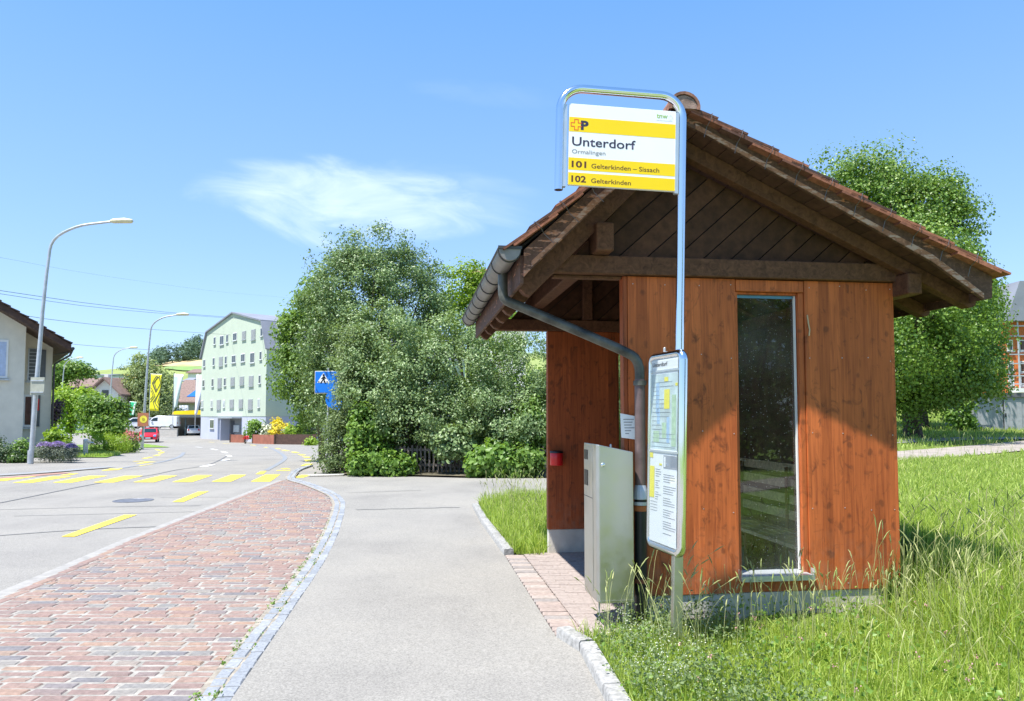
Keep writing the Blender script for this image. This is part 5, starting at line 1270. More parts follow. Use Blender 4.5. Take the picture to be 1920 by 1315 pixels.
# shrubs in front of the house and along the left walk
plant('front_shrub', 'dark green clipped shrub at the left edge below the cream house', 'shrub', foot(15,26.5), [lobe(10,853,26.5,24,22),lobe(-15,848,26.5,30,26),lobe(30,858,26.3,18,20)], 110, 40, .20, .075, .6, LF_DARK, 111, .02, 4, None, .5)
plant('front_shrub', 'light green leafy shrub left of the nearest lamp pole', 'shrub', foot(42,26.6), [lobe(42,848,26.6,16,22),lobe(38,862,26.4,16,14)], 55, 36, .18, .10, .7, LF_FRESH, 112, .02, 3, None, .4)
plant('vine_shrub', 'yellow-green large-leaved vine right of the nearest lamp pole', 'shrub', foot(104,27.6), [lobe(103,832,27.6,20,22),lobe(118,842,27.4,14,14),lobe(96,815,27.8,8,10)], 60, 34, .2, .13, .8, LF_YEL, 113, .02, 3, None, .4)
def lavender(px, py, Y, rx, ry_, label, seed):
    global RNG
    b = foot(px, Y); t = thing('lavender_bush', label, 'lavender', b, 0, 'lavender beside the lamp'); P, N, r = crown_points([lobe(px,py,Y,rx,ry_)], 60, 40, .16, .35, seed, .3, .2); P = P-np.array(b); kk = P[:,2] > -.03
    leaves('foliage', P[kk], N[kk], .085*RNG.uniform(.6,1.3,kk.sum()), .22, LF_LAV, t, r[kk])
    n = 420; th = RNG.uniform(0,6.28,n); c = np.array(lobe(px,py,Y,rx,ry_)); el = RNG.uniform(.5,1.0,n); d = np.stack([np.cos(th)*np.sqrt(1-el**2), np.sin(th)*np.sqrt(1-el**2), el],1)
    Q = c[:3]+d*c[3:6]*1.05+np.array([0,0,.06])-np.array(b); leaves('flower_spikes', Q, unit(n)+[0,-.4,0], .07*RNG.uniform(.7,1.4,n), .4, FL_PURP, t)
for a in ((84,848,26.4,16,15,'lavender bush nearest the lamp pole, blooming purple',121),(108,848,26.5,17,16,'lavender bush in the middle of the row, blooming purple',122),(133,850,26.4,13,14,'lavender bush at the right end of the row, blooming purple',123)): lavender(*a)
plant('garden_tree', 'rounded light green tree right of the cream house', 'tree', foot(135,50), [lobe(135,756,50,36,28),lobe(118,785,50,26,28),lobe(155,748,50,26,20)], 150, 44, .42, .18, .75, LF_SPIREA, 131, .08, 1, None, .55, 0, True, .4)
plant('garden_tree', 'glossy dark green broad-leaved tree left of the red car', 'tree', foot(198,46), [lobe(195,785,46,34,34),lobe(215,772,46,26,26),lobe(172,768,46,24,24),lobe(205,802,45.5,32,20)], 190, 46, .40, .19, .75, LF_MID, 132, .08, 1, None, .55, 0, True, .4)
plant('round_bush', 'rounded feathery yellow-green bush in the grass behind the bollard', 'shrub', foot(205,36), [lobe(195,833,36,26,20),lobe(222,832,36,24,20)], 120, 46, .22, .09, .35, LF_SPIREA, 133, .02, 4, None, .5, 0, True, .3)
plant('rose_bush', 'pink flowering rose bush beside the second street lamp', 'shrub', foot(246,38), [lobe(246,828,38,14,20),lobe(240,838,37.6,18,12)], 45, 34, .26, .10, .6, LF_MID, 134, .02, 3, None, .4)
flP, flN, flr = crown_points([lobe(244,822,37.8,14,16)], 36, 8, .12, .8, 135); o = leaves('blossoms', flP-np.array(foot(246,38)), flN, .11*np.ones(len(flP)), .9, FL_PINK, bpy.data.objects['rose_bush'])
plant('purple_shrub', 'dark purple-leaved shrub at the corner of the cream house', 'shrub', foot(100,37), [lobe(101,775,37,9,14),lobe(104,760,37,8,8)], 26, 30, .25, .13, .7, leaf_mat('leaf_purple',(.06,.03,.05),(.13,.08,.10),.25), 136, .03, 3, None, .4)
gp = [G(142,858), G(200,858), G(250,846), G(262,838), G(268,832)]; vg = [(p.x, p.y) for p in gp]+[(-26,56),(-34,60),(-44,60),(-44,34),(-24,30.5)]
mb = MB(); mb.add([(x, y, zg(y)+.012) for x, y in vg], [tuple(range(len(vg)))]); structure(mb.build('grass_verge', LAWN))
blades('grass', np.array([(x, y, zg(y)) for x, y in ((rg.uniform(-22,-17.2), rg.uniform(30.5,39)) for q in range(9000)) if x < G(200,858).x+ (y-G(200,858).y)*-.55+.6 and x > -.72*y]), .06, .2, .03, GRASS2, 137, .8)

# ------------------------------------------------------------------ houses further on
def house(name, label, pxl, pxr, eave_py, ridge_py, base_py, Y, depth, wallm, roofm, gable_front=False, over=.5, chim=False):
    b = at((pxl+pxr)/2, base_py, Y); w = (pxr-pxl)/2*Y/F_PX; ez_ = at(960,eave_py,Y).z-b.z; rz_ = at(960,ridge_py,Y).z-b.z; t = thing(name, label, 'house', b)
    if gable_front:
        MB().prism([(-w,-1.5),(w,-1.5),(w,ez_),(0,rz_),(-w,ez_)], 0, depth).build('wall', wallm, t)
        s = (rz_-ez_)/w; r = MB()
        for q in (-1,1): r.prism([(q*(w+over),ez_-over*s+.02),(0,rz_+.02),(0,rz_+.3),(q*(w+over),ez_-over*s+.3)], -over, depth+over)
    else:
        MB().bx(-w,w,0,depth,-1.5,ez_).build('wall', wallm, t); r = MB(); s = (rz_-ez_)/(depth/2)
        M = Matrix.Rotation(R(90),4,'Z')
        for q in (0,1):
            y0, y1 = (-over, depth/2) if q == 0 else (depth/2, depth+over); z0, z1 = (ez_-over*s, rz_) if q == 0 else (rz_, ez_-over*s)
            r.add([(x,y,z+e) for e in (.02,.3) for x,y,z in ((-w-over,y0,z0),(w+over,y0,z0),(w+over,y1,z1),(-w-over,y1,z1))], [(0,3,2,1),(4,5,6,7),(0,1,5,4),(1,2,6,5),(2,3,7,6),(3,0,4,7)])
        for x in (-w,w): MB().add([(x,0,ez_-.02),(x,depth,ez_-.02),(x,depth/2,rz_)], [(0,1,2)]).build('gable', wallm, t)
    ro = r.build('roof', roofm, t)
    if chim: MB().bx(w*.3,w*.3+.7,depth*.4,depth*.4+.7,rz_-.8,rz_+.8).build('chimney', WHITEW, ro)
    return t, w, ez_, rz_
t, w, e_, r_2 = house('gable_house', 'white house with brown roof, its small gable facing the road', 172, 220, 733, 711, 790, 112, 12, WHITEW, BROWNT, True, .9)
MB().bx(-.5,.5,-.06,-.01,e_-1.2,e_+.1).build('window', DARKWIN, t)
house('long_house', 'long brown-roofed house left of the white gable, behind the trees', 112, 186, 732, 708, 790, 122, 13, WHITEW, BROWNT, False, .6, True)
house('long_house', 'low brown roof right of the white gable, behind the birch', 206, 250, 738, 716, 790, 128, 12, WHITEW, BROWNT, False, .6)
t, w, e_, r_2 = house('brown_house', 'brown-roofed house with blue solar panel behind the yellow carport', 322, 392, 752, 712, 800, 140, 14, plain('beige_wall',(.55,.47,.40),.9), BROWNT, False, .8)
s = (r_2-e_)/7
def onroof(x, y, h=.36): return (x, y, e_+s*y+h)
MB().add([onroof(-1.2,.8),onroof(2.4,.8),onroof(2.4,3.6),onroof(-.3,3.6)]+[onroof(-1.2,.8,.43),onroof(2.4,.8,.43),onroof(2.4,3.6,.43),onroof(-.3,3.6,.43)], [(3,2,1,0),(4,5,6,7)]+[(i,(i+1)%4,(i+1)%4+4,i+4) for i in range(4)]).build('solar_panel', plain('solar_blue',(.02,.13,.42),.2,0,.1), t)
for x in (-1.6,.6,2.4): add_window(t, x, x+1.3, e_-2.0, e_-.8, 0., False, .05, 1, DARKWIN)
MB().bx(1.95,2.3,-.16,-.03,e_-2.5,e_-.4).bx(3.75,4.1,-.16,-.03,e_-2.5,e_-.4).build('shutter', plain('maroon_shutter',(.22,.06,.06),.7), t)
house('far_house', 'pale pink far house roof above the white flag', 352, 374, 700, 692, 720, 210, 10, WHITEW, BROWNT, False, .5)
house('far_house', 'small white far house between the pale flag and the brown roof', 344, 356, 716, 709, 724, 190, 8, WHITEW, SLATE, False, .4)
house('far_house', 'white flat-topped house above the white gable', 166, 206, 705, 702, 715, 175, 9, plain('pale_blue_wall',(.52,.58,.68),.9), SLATE, False, .3)
house('tiled_house', 'reddish roof just showing between the yellow-green tree and the gutter', 895, 985, 520, 478, 800, 46, 12, WHITEW, plain('red_roof',(.42,.20,.14),.85,var=.2,scale=5), False, .6)

# raised car lot with retaining wall, carport, cars
b = at(280, 803, 108); LOT = b.z
structure(MB().prism_z([(at(228,803,102).x,102),(at(325,803,102).x,102),(at(330,803,125).x,125),(at(205,803,125).x,125)], LOT-.6, LOT-.02).build('car_lot', plain('lot_concrete',(.42,.40,.38),.9)))
t = thing('retaining_wall', 'pale concrete retaining wall below the parked white van', 'wall', (at(310,803,100).x,100,zg(100)))
MB().bx(-2.0,1.6,0,.3,-.3,LOT-zg(100)+.02).build('wall', plain('pale_concrete',(.50,.47,.43),.9), t); MB().bx(-2.05,1.65,-.03,.33,LOT-zg(100)+.022,LOT-zg(100)+.08).build('coping', CONC, t)
Yc = 104; b = at(352, 782, Yc); t = thing('carport', 'flat carport with bright yellow edge beside the mint building', 'carport', (b.x,Yc,zg(Yc))); k = Yc/F_PX
z0, z1 = at(352,781,Yc).z-zg(Yc), at(352,769,Yc).z-zg(Yc); X = lambda px: (px-352)*k
MB().prism([(X(323),z0+.25),(X(384),z0+.25),(X(384),z1),(X(330),z1-.15),(X(324),z0+.6)], -.12, 0).build('yellow_fascia', YEL, t)
MB().bx(X(318),X(384),-.3,7.5,z0-.15,z0+.24).build('roof_slab', plain('dark_slab',(.09,.11,.11),.7), t)
for px in (321,347,380): MB().bx(X(px)-.08,X(px)+.08,.1,.26,-.1,z0-.152).build('post', plain('dark_post',(.10,.14,.15),.6), t)
MB().bx(X(324),X(388),7.0,7.3,-.1,z0-.152).bx(X(324),X(324)+.25,.4,6.98,-.1,z0-.152).build('back_wall', plain('warm_wall',(.45,.40,.35),.9), t)
t = thing('glass_roof', 'pale striped glass lean-to roof above the carport', 'glass roof', at(336,772,118)); k = 118/F_PX
m_ = MB(); w2_ = MB()
for i in range(12):
    x = (-18+i*3)*k; (m_ if i % 2 else w2_).add([(x,0,-.6),(x+3*k*.9,0,-.6),(x+3*k*.9-1.2,2.5,1.0),(x-1.2,2.5,1.0),(x,0,-.55),(x+3*k*.9,0,-.55),(x+3*k*.9-1.2,2.5,1.05),(x-1.2,2.5,1.05)], [(3,2,1,0),(4,5,6,7)]+[(j,(j+1)%4,(j+1)%4+4,j+4) for j in range(4)])
m_.build('pane', plain('grey_pane',(.30,.33,.34),.2), t); w2_.build('glazing_bar', plain('bar_grey',(.42,.43,.43),.5), t)
MB().bx(-18*k,18*k-1,.2,2.4,-4,-.65).build('wall', MATS['beige_wall'], t)

def car(name, label, pos, yaw, paintm, kind='hatch', group=None, L=3.9, W=1.68, H=1.48):
    t = thing(name, label, 'van' if kind == 'van' else 'car', pos, yaw, group); l = L/2
    if kind == 'van': low = [(-l,.35),(-l,1.0),(-l+.06,1.75),(l*.18,H),(l*.42,1.55),(l*.62,1.08),(l*.96,.92),(l,.62),(l,.32)]; roof_i = 3
    else: low = [(-l,.34),(-l,.78),(-l+.20,.98),(-l+.42,H-.05),(-l+1.0,H),(l*.14,H-.01),(l*.56,.98),(l*.92,.80),(l,.60),(l,.30)]
    # hull from side profile, narrowing above the waist
    n = len(low); secs = []
    for f, sh in ((-1,0),(-.9,.0),(.9,0),(1,0)):
        secs.append([(x*(.985 if abs(f) == 1 else 1), f*W/2*(1-.13*max(0,(z-.9)/(H-.9))), z if abs(f) < 1 else z*.985+.01) for x, z in low])
    mb = MB(); mb.v = [p for s_ in secs for p in s_]
    for q in range(3):
        for i in range(n): mb.f.append((q*n+i, q*n+(i+1)%n, (q+1)*n+(i+1)%n, (q+1)*n+i)); mb.r.append(.5)
    mb.f += [tuple(range(n))[::-1], tuple(range(3*n,4*n))]; mb.r += [.5,.5]
    body = mb.build('body', paintm, t, bevel=.03, smooth=40)
    def yw_(z): return W/2*(1-.13*max(0,(z-.9)/(H-.9)))
    def lerp(a, b, f): return (a[0]+(b[0]-a[0])*f, a[1]+(b[1]-a[1])*f)
    a, b = (low[-3-1] if kind != 'van' else low[5]), (low[5] if kind != 'van' else low[3])
    a, b = ((l*.56,.98),(l*.14,H-.01)) if kind != 'van' else ((l*.62,1.08),(l*.42,1.55))
    p0, p1 = lerp(a,b,.06), lerp(a,b,.90); e = .012; MB().add([(p0[0]+e,-yw_(p0[1])+.10,p0[1]+e),(p0[0]+e,yw_(p0[1])-.10,p0[1]+e),(p1[0]+e,yw_(p1[1])-.12,p1[1]+e),(p1[0]+e,-yw_(p1[1])+.12,p1[1]+e)], [(0,1,2,3)]).build('windscreen', CARGL, t)
    if kind != 'van':
        a, b = (-l+.20,.98), (-l+.42,H-.05); p0, p1 = lerp(a,b,.1), lerp(a,b,.9)
        MB().add([(p0[0]-e,-yw_(p0[1])+.14,p0[1]),(p0[0]-e,yw_(p0[1])-.14,p0[1]),(p1[0]-e,yw_(p1[1])-.14,p1[1]),(p1[0]-e,-yw_(p1[1])+.14,p1[1])], [(0,1,2,3)]).build('rear_window', CARGL, t)
        sw = [(-l+.55,.96),(-l+.72,H-.10),(l*.10,H-.09),(l*.44,.96)]
    else: sw = [(l*.12,1.08),(l*.12,1.58),(l*.36,1.50),(l*.55,1.08)]
    for s in (-1,1):
        MB().add([(x, s*(yw_(z)+.004), z) for x, z in sw], [(0,1,2,3)]).build('side_window', CARGL, t)
        MB().add([(l*.93,s*W*.30,.82),(l*.93,s*W*.46,.82),(l*1.008,s*W*.44,.62),(l*1.008,s*W*.29,.62)], [(0,1,2,3)]).build('headlight', STEEL, t)
        MB().bx(-l-.012,-l+.02,s*W*.40-.09,s*W*.40+.09,.70,.95).build('tail_light', REDP, t)
        MB().bx(l*.40,l*.50,s*(W/2+.02)-.08,s*(W/2+.02)+.08,.98,1.10).build('mirror', paintm, t, bevel=.02)
        for x in (-l+.70, l-.72):
            wh = MB().lathe([(.30,-.10),(.315,-.06),(.315,.06),(.30,.10)], 18, (x,s*(W/2-.09),.31), Matrix.Rotation(R(90),3,'X')).build('wheel', RUBBER, t, smooth=50)
            MB().lathe([(.19,-.012),(.19,.0)], 14, (x,s*(W/2+.012),.31), Matrix.Rotation(R(90),3,'X')).build('rim', GALV, wh)
    MB().bx(l-.02,l+.012,-W*.27,W*.27,.36,.58).build('grille', BLACKP, t); MB().bx(l+.013,l+.02,-.24,.24,.42,.52).build('licence_plate', WHITE, t); MB().bx(-l-.02,-l-.002,-.24,.24,.60,.71).build('licence_plate', WHITE, t)
    return t
CARW = plain('car_white',(.72,.73,.76),.25,0,.03,2); CARR = plain('car_red',(.62,.02,.035),.22,0,.04,2)
p = G(280,829); car('red_car', 'small red hatchback driving towards the camera round the bend', p, R(-68), CARR)
car('white_car', 'white hatchback at the left end of the raised car lot', (at(252,803,104).x,104,LOT-.02), R(-150), CARW, 'hatch', 'white vehicles on the car lot', 4.2, 1.75, 1.55)
car('white_car', 'white hatchback parked behind the second lamp pole on the raised lot', (at(277,803,105.5).x,105.5,LOT-.02), R(-145), CARW, 'hatch', 'white vehicles on the car lot', 4.2, 1.75, 1.55)
car('white_van', 'white delivery van parked side-on above the retaining wall', (at(303,803,103).x,103,LOT-.02), R(-172), CARW, 'van', 'white vehicles on the car lot', 4.6, 1.85, 1.85)
car('white_car', 'white hatchback parked under the yellow carport, rear towards the road', (at(361,814,106).x,106,zg(106)), R(118), CARW, 'hatch', None, 3.7, 1.68, 1.5)

# ------------------------------------------------------------------ banners
def flag(label, px_pole, base_py, top_py, outline, Y, mat, wave=.10, name='flag_banner'):
    b = at(px_pole, base_py, Y); k = Y/F_PX; t = thing(name, label, 'flag', b, 0, 'flags by the car lot'); zt = at(px_pole,top_py,Y).z-b.z
    MB().tube([(0,0,-1.2),(0,0,zt)], [.05,.035], 8).build('pole', GALV, t)
    cols, rows = 8, 14; mb = MB(); lt, rt_, rb_, lb = [( (px-px_pole)*k, at(px,py,Y).z-b.z) for px, py in outline]
    for j in range(rows+1):
        for i in range(cols+1):
            u, v = i/cols, j/rows; x = (lt[0]*(1-u)+rt_[0]*u)*(1-v)+(lb[0]*(1-u)+rb_[0]*u)*v; z = (lt[1]*(1-u)+rt_[1]*u)*(1-v)+(lb[1]*(1-u)+rb_[1]*u)*v
            mb.v.append((x, -.06+wave*math.sin(u*5+v*3)*u, z))
    for j in range(rows):
        for i in range(cols): o = j*(cols+1)+i; mb.f.append((o, o+cols+1, o+cols+2, o+1)); mb.r.append(.5)
    o = mb.build('cloth', mat, t, smooth=60); s = o.modifiers.new('thickness','SOLIDIFY'); s.thickness = .012
    MB().tube([(0,0,zt-.02),(rt_[0],-.03,rt_[1]+.03)], .025, 6).build('crossbar', GALV, t)
    return t, lt, rt_, rb_, lb
t, lt, rt_, rb_, lb = flag('bright yellow banner with dark nested diamond lines by the second lamp', 279.5, 800, 701, [(281.5,702),(301,703),(297,771),(280,770)], 95, plain('flag_yellow',(.88,.80,.02),.7,var=.04), .0)
zz = MB(); k = 95/F_PX; bz = t.location.z
def fp(cx, cy): px = 180+.1369*cx; py = 660+.1369*cy; return Vector(((px-279.5)*k, -.085, at(px,py,95).z-bz))
for L in ([(862,322),(768,432),(815,545),(870,430),(850,345)],[(815,320),(757,430),(812,560)],[(830,330),(790,430),(818,520)],[(745,490),(800,605),(738,690)],[(745,530),(775,600),(738,650)],[(880,490),(800,690),(850,770)],[(875,540),(775,690),(815,800)],[(868,600),(838,690),(858,730)]):
    for a, b in zip(L[:-1], L[1:]):
        a, b = fp(*a), fp(*b); d = (b-a).normalized(); nn = Vector((-d.z,0,d.x))*.045
        zz.add([tuple(v) for v in (a-nn,b-nn,b+nn,a+nn)]+[(v.x,v.y+.006,v.z) for v in (a-nn,b-nn,b+nn,a+nn)], [(0,1,2,3),(7,6,5,4)]+[(i,i+4,(i+1)%4+4,(i+1)%4) for i in range(4)])
zz.build('diamond_lines', plain('flag_line',(.10,.10,.06),.7), t)
flag('pale mint banner hanging slack left of the carport', 324, 790, 701, [(325,703),(343,704),(331,762),(326,768)], 99, plain('flag_mint',(.62,.74,.68),.7,var=.06), .12)
flag('white banner hanging slack in front of the carport', 366, 786, 702, [(367,704),(386,705),(369,778),(365,780)], 96, plain('flag_white',(.76,.76,.82),.7,var=.05), .12)
t, *q = flag('small green and white flag left of the second lamp', 242, 786, 753, [(245,754),(255.5,755),(251,779),(242.5,779)], 92, plain('flag_green',(.03,.48,.20),.7,var=.05), .0)
MB().add([(.62,-.075,1.9),(.80,-.075,2.0),(.55,-.075,.55),(.36,-.075,.6)]+[(.62,-.069,1.9),(.80,-.069,2.0),(.55,-.069,.55),(.36,-.069,.6)], [(0,1,2,3),(7,6,5,4)]+[(i,i+4,(i+1)%4+4,(i+1)%4) for i in range(4)]).build('white_stripe', plain('stripe_white',(.75,.78,.76),.7), t)

# trees in the village and on the hill
plant('birch_tree', 'tall feathery pale green birch behind the yellow banner', 'tree', foot(275,116), [lobe(278,720,116,32,40),lobe(258,745,116,28,40),lobe(300,735,116,30,45),lobe(262,690,116,22,26),lobe(310,765,116,20,26),lobe(285,770,116,36,28)], 260, 60, .95, .42, .5, LF_BIRCH, 141, .2, 1, None, .55, .5, True, .3, None, .3, .3)
plant('far_tree', 'round dark tree beyond the cream house eave', 'tree', foot(128,120), [lobe(118,700,120,20,22),lobe(142,694,120,24,14),lobe(104,715,120,16,18),lobe(160,700,120,14,10)], 110, 40, 1.0, .45, .7, LF_MID, 142, .2, 1, None, .5)
plant('far_tree', 'dark green bushes behind the white vehicles', 'shrub', foot(290,122), [lobe(262,776,122,14,14),lobe(305,780,122,20,14)], 50, 30, .8, .42, .7, LF_MID, 143, .1, 2, None, .5)
HY = 800
hill_pts = [(-600,700),(-200,702),(60,701),(150,697),(185,694.5),(240,689),(280,682),(320,676),(380,668),(440,662),(560,655),(700,655),(900,660),(1200,668),(1500,680),(1900,690),(2400,700)]
hxs = [p[0] for p in hill_pts]; hys = [p[1] for p in hill_pts]
mb = MB(); pxs = list(range(-600,2401,30)); rows = [((max(0,Y-170)/630)**1.35 if Y <= 800 else .8, Y) for Y in (170,230,300,380,460,540,620,700,760,800,950)]
def hillz(px, f, Y): return -1.05+f*(at(px, np.interp(px,hxs,hys), HY).z+1.05)
for f, Y in rows:
    for px in pxs: mb.v.append(((px-960)/F_PX*Y, Y, hillz(px, f, Y)))
for j in range(len(rows)-1):
    for i in range(len(pxs)-1): o = j*len(pxs)+i; mb.f.append((o,o+1,o+len(pxs)+1,o+len(pxs))); mb.r.append(.5)
HILL = structure(mb.build('hill', plain('hill_grass',(.22,.27,.075),.95,var=.14,scale=.02), smooth=80))
def hp(px, py):
    """first point of the hill slope seen at a pixel"""
    d = ray(px, py); best = None
    for Y in np.arange(175, 800, 5.):
        z = EYE+d[2]/d[1]*Y; f = float(np.interp(Y, [r[1] for r in rows[:10]], [r[0] for r in rows[:10]])); pxx = px
        if hillz(pxx, f, Y) >= z: return Vector((d[0]/d[1]*Y, Y, z))
    return Vector((d[0]/d[1]*795, 795, EYE+d[2]/d[1]*795))
def field(name, pts, mat):
    mb = MB(); n = len(pts)//2; up, lo = pts[:n], pts[n:]; m = 5
    for i in range(n):
        for q in range(m+1):
            f = q/m; p = hp(lo[i][0]+(up[i][0]-lo[i][0])*f, lo[i][1]+(up[i][1]-lo[i][1])*f); mb.v.append((p.x,p.y-2.0,p.z+.9))
    for i in range(n-1):
        for q in range(m): o = i*(m+1)+q; mb.f.append((o,o+m+1,o+m+2,o+1)); mb.r.append(.5)
    mb.build(name, mat, HILL)
field('field', [(200,704),(240,704),(285,706),(200,711),(240,711),(285,712)], plain('ripe_field',(.50,.33,.09),.95,var=.1,scale=.05))
field('field', [(290,683),(330,679),(384,677),(290,688),(330,689),(384,689)], plain('mown_hay',(.47,.37,.20),.95,var=.1,scale=.05))
field('field', [(310,690),(345,686),(384,688),(310,693),(345,697),(384,698)], plain('green_field',(.16,.26,.07),.95,var=.1,scale=.05))
# the wood on the ridge reads as one mass
lob = []
for i in range(70):
    px = rg.uniform(283,440); e = np.interp(px,[283,310,345,380,420,440],[668,657,648,636,628,626]); py = rg.uniform(e, np.interp(px,[283,330,384,440],[676,676,672,668])); Y = 780+rg.uniform(-60,60)
    c = at(px, py+2, Y); s_ = rg.uniform(5,9); lob.append((c.x,c.y,c.z,s_,s_,s_*1.05))
for px, py, s_ in ((256,688,3.2),(262,687,3),(268,686,4),(226,692,1.6)): c = at(px,py,760); lob.append((c.x,c.y,c.z,s_*1.4,s_,s_))
P, N, r = crown_points(lob, 1100, 14, 2.6, .6, 150, .5, .2)
o = leaves('hill_wood', P, N, 1.9*RNG.uniform(.6,1.3,len(P)), .8, leaf_mat('leaf_wood',(.065,.12,.085),(.12,.19,.12),.2,.8), None, r); o['kind'] = 'stuff'; tag(o, 'dark wood covering the top of the far hill', 'wood')
plant('field_tree', 'single round tree standing on the hay field below the wood', 'tree', hp(350,679), [lobe(350,671,hp(350,679).y,6.5,7.5),lobe(347,674,hp(350,679).y,5,5)], 60, 26, 1.4, .9, .7, LF_DARK, 151, .4, 1, None, .5)

# ------------------------------------------------------------------ overhead wires
def wire(pts, label, r=.013):
    P = [at(*p) for p in pts]; c = catmull([tuple(p) for p in P], 3.0)
    o = MB().tube(c, r, 5).build('overhead_wire', plain('wire',(.06,.08,.12),.5), None); return tag(o, label, 'wire', 'overhead wires')
wire([(-60,540,34),(0,545,36),(150,567,44),(280,582,54),(350,589,62),(500,600,80)], 'upper wire of the close pair, running from the cream house roof to the mint building', .014)
wire([(-60,543,34.5),(0,551,36),(150,573,44),(280,586,54),(350,591,62),(500,602,80)], 'lower wire of the close pair above the second street lamp', .012)
wire([(40,590,38),(85,598,42),(200,611,52),(300,619,64),(385,625,76),(460,630,90)], 'single wire crossing below the close pair', .014)
wire([(110,643,60),(130,645,62),(200,651,70),(262,655,80),(330,659,95)], 'lowest short wire above the white gable house', .016)
wire([(-60,476,34),(0,483,38),(130,507,50),(260,527,66),(420,548,90),(560,560,110)], 'faint highest wire crossing the sky on the left', .005)

# ------------------------------------------------------------------ right background: transformer box and orange building
b = at(1880, 812, 31.5); t = thing('transformer_box', 'grey concrete transformer box with double doors and dark roof', 'transformer box', (b.x, 31.5, b.z)); k = 31.5/F_PX; X = lambda px: (px-1880)*k; Z = lambda py: at(1880,py,31.5).z-b.z
MB().bx(X(1825),X(1960),.0,2.0,-.4,Z(745)).build('wall', GREYB, t); MB().bx(X(1858),X(1970),-.08,2.1,Z(745)+.004,Z(737)).build('roof', plain('dark_roof_edge',(.12,.12,.13),.7), t)
dv = MB().bx(X(1829),X(1861),-.02,-.003,Z(797),Z(757)).build('door', plain('grey_door',(.33,.34,.36),.6), t); MB().bx(X(1829),X(1861),-.025,-.004,Z(813),Z(799)).build('vent_grille', plain('vent',(.12,.14,.17),.6), t)
d2_ = MB().bx(X(1884),X(1917),-.02,-.003,Z(812),Z(750)).build('door', MATS['grey_door'], t); MB().bx(X(1885.5),X(1887),-.05,-.021,Z(782),Z(775)).build('handle', BLACKP, d2_)
MB().bx(X(1882),X(1883.4),-.012,-.003,Z(813),Z(748)).build('door_joint', BLACKP, t)
Yo = 48; b = at(1930, 735, Yo); t = thing('orange_building', 'orange timber building with balconies and slate roof behind the linden', 'building', (b.x,Yo,b.z-3)); k = Yo/F_PX; X = lambda px: (px-1930)*k; Z = lambda py: at(1930,py,Yo).z-b.z+3
MB().bx(X(1886),X(2060),0,12,0,Z(604)).build('wall', ORANGE, t); MB().prism([(X(1880),Z(604)+.01),(X(2060),Z(604)+.01),(X(2060),Z(530)),(X(1908),Z(530))], -.6, 12.6).build('roof', SLATE, t)
MB().bx(X(1890),X(2060),-1.0,-.004,Z(737),Z(729)).build('balcony', WHITEW, t)
for py in (612,631,665,682,705,720): MB().bx(X(1890),X(1935),-.30,-.26,Z(py)-.05,Z(py)+.02).build('rail', GALV, t)
for px in (1907,1921): MB().tube([(X(px),-.28,Z(732)),(X(px),-.28,Z(600))], .05, 8).build('post', GALV, t)
for py in (650,690,716): add_window(t, X(1891), X(1901), Z(py+8), Z(py-12), 0., False, .06); add_window(t, X(1914), X(1928), Z(py+8), Z(py-12), 0., False, .06, 1, plain('brown_glass',(.10,.05,.03),.2))

# ------------------------------------------------------------------ light, sky, camera
w = bpy.data.worlds.new('World'); scene.world = w; w.use_nodes = True; n, l = w.node_tree.nodes, w.node_tree.links
SUN = Vector((-.3513, -.2722, 1.)).normalized(); el = math.asin(SUN.z); az = math.atan2(SUN.x, SUN.y)
sky = n.new('ShaderNodeTexSky'); sky.sky_type = 'NISHITA'; sky.sun_disc = False; sky.sun_elevation = el; sky.sun_rotation = az % (2*math.pi)
sky.altitude = 400; sky.air_density = 1.0; sky.dust_density = .6; sky.ozone_density = 2.2
bg = n['Background']; bg.inputs['Strength'].default_value = .126
tc = n.new('ShaderNodeTexCoord'); sp_ = n.new('ShaderNodeSeparateXYZ'); l.new(tc.outputs['Generated'], sp_.inputs[0])
def math_(op, a, b=None, c=None, clamp=False):
    m = n.new('ShaderNodeMath'); m.operation = op; m.use_clamp = clamp
    for i, v in enumerate((a, b, c)):
        if v is None: continue
        if hasattr(v, 'is_output'): l.new(v, m.inputs[i])
        else: m.inputs[i].default_value = v
    return m.outputs[0]
yy2 = math_('MAXIMUM', sp_.outputs['Y'], .05); ta = math_('DIVIDE', sp_.outputs['X'], yy2); tb = math_('DIVIDE', sp_.outputs['Z'], yy2)
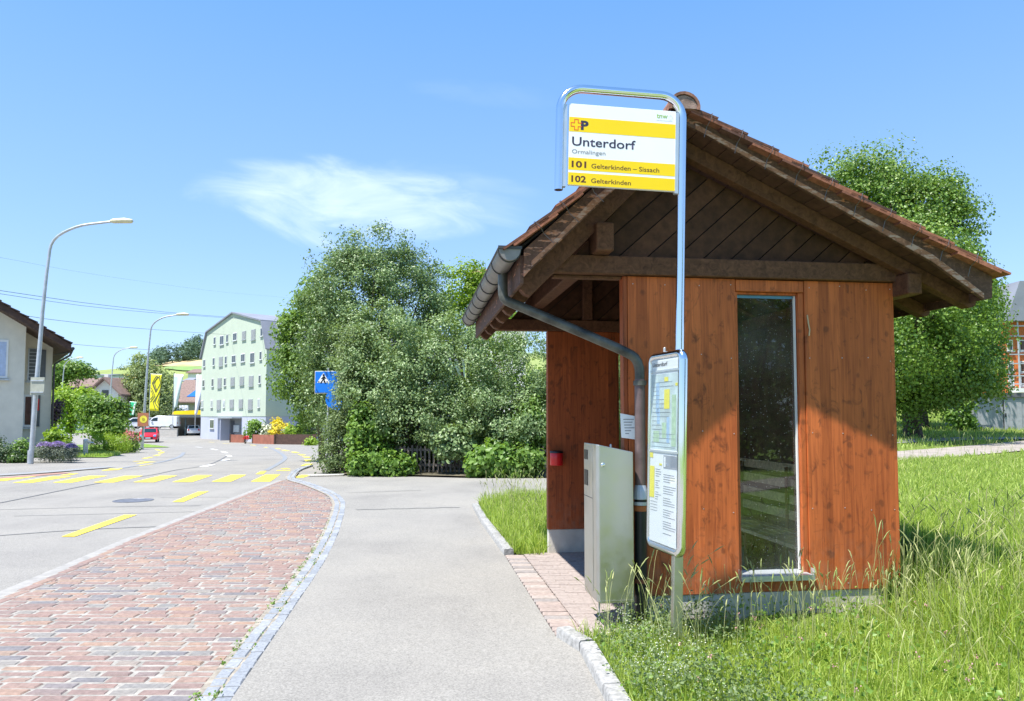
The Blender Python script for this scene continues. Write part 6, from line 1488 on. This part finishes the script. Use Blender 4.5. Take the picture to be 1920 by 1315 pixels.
def wisp(cx, cy, rx, ry_, rot, seed, sc, amount, lo=.35, hi=.75):
    c, s = math.cos(rot), math.sin(rot); dx = math_('SUBTRACT', ta, cx); dy = math_('SUBTRACT', tb, cy)
    u = math_('ADD', math_('MULTIPLY', dx, c), math_('MULTIPLY', dy, s)); v = math_('SUBTRACT', math_('MULTIPLY', dy, c), math_('MULTIPLY', dx, s))
    e = math_('ADD', math_('POWER', math_('DIVIDE', u, rx), 2.), math_('POWER', math_('DIVIDE', v, ry_), 2.))
    cb = n.new('ShaderNodeCombineXYZ'); l.new(math_('MULTIPLY', u, sc), cb.inputs[0]); l.new(math_('MULTIPLY', v, sc*3.2), cb.inputs[1]); cb.inputs[2].default_value = seed
    t = n.new('ShaderNodeTexNoise'); t.inputs['Scale'].default_value = 1.; t.inputs['Detail'].default_value = 6; t.inputs['Roughness'].default_value = .58; t.inputs['Distortion'].default_value = .6; l.new(cb.outputs[0], t.inputs['Vector'])
    edge = math_('ADD', math_('SUBTRACT', 1., e), math_('MULTIPLY', math_('SUBTRACT', t.outputs['Fac'], .5), 1.5), None)
    mk = math_('SMOOTHSTEP', 0., 0.) if False else edge
    mr = n.new('ShaderNodeMapRange'); mr.interpolation_type = 'SMOOTHSTEP'; mr.inputs['From Min'].default_value = -.05; mr.inputs['From Max'].default_value = 1.1; l.new(mk, mr.inputs['Value'])
    r2 = n.new('ShaderNodeMapRange'); r2.inputs['From Min'].default_value = lo; r2.inputs['From Max'].default_value = hi; l.new(t.outputs['Fac'], r2.inputs['Value'])
    return math_('MULTIPLY', math_('MULTIPLY', mr.outputs[0], math_('ADD', math_('MULTIPLY', r2.outputs[0], .6), .4)), amount, None, True)
m1 = wisp(-.215, .302, .23, .056, R(-6), 3.3, 7., .42); m2 = wisp(-.31, .272, .10, .030, R(-27), 8.1, 8., .30); m3 = wisp(-.03, .45, .12, .022, R(-6), 1.7, 9., .04); m4 = wisp(-.08, .31, .13, .045, R(-10), 5.2, 6., .16)
tot = math_('MAXIMUM', math_('MAXIMUM', m1, m2), math_('MAXIMUM', m3, m4))
mx = n.new('ShaderNodeMix'); mx.data_type = 'RGBA'; l.new(tot, mx.inputs[0]); 
gain = n.new('ShaderNodeMix'); gain.data_type = 'RGBA'; gain.blend_type = 'MULTIPLY'; gain.inputs[0].default_value = 1.; l.new(sky.outputs[0], gain.inputs[6]); gain.inputs[7].default_value = (.80,.95,1.17,1)
er = ramp(n, [(0,(.52,.66,.84)),(.22,(.335,.545,.86)),(.5,(.165,.415,.84))]); l.new(sp_.outputs['Z'], er.inputs['Fac'])
ev = n.new('ShaderNodeVectorMath'); ev.operation = 'SCALE'; ev.inputs['Scale'].default_value = 5.; l.new(er.outputs['Color'], ev.inputs[0])
hz_ = n.new('ShaderNodeMix'); hz_.data_type = 'RGBA'; hz_.inputs[0].default_value = .6; l.new(gain.outputs[2], hz_.inputs[6]); l.new(ev.outputs[0], hz_.inputs[7])
l.new(hz_.outputs[2], mx.inputs[6]); mx.inputs[7].default_value = (6.6,7.0,7.4,1); l.new(mx.outputs[2], bg.inputs['Color'])
sd = bpy.data.lights.new('sun', 'SUN'); sd.energy = 5.0; sd.angle = R(.53); sd.color = (1,.955,.88); so = bpy.data.objects.new('sun', sd); COL.objects.link(so)
so.rotation_euler = SUN.to_track_quat('Z', 'Y').to_euler(); so.location = SUN*50
cd = bpy.data.cameras.new('camera'); cd.sensor_width = 36; cd.lens = F_PX/1920*36; cd.shift_y = (Y0-657.5)/1920; cd.clip_end = 5000; cd.clip_start = .1
co = bpy.data.objects.new('camera', cd); COL.objects.link(co); co.location = (0,0,EYE); co.rotation_euler = (R(90)+PITCH, 0, 0); scene.camera = co
scene.view_settings.view_transform = 'Standard'; scene.view_settings.look = 'None'; scene.view_settings.gamma = 1; scene.view_settings.exposure = 1.0
scene.render.engine = 'CYCLES'; scene.cycles.use_denoising = True; scene.cycles.max_bounces = 8; scene.cycles.transparent_max_bounces = 16
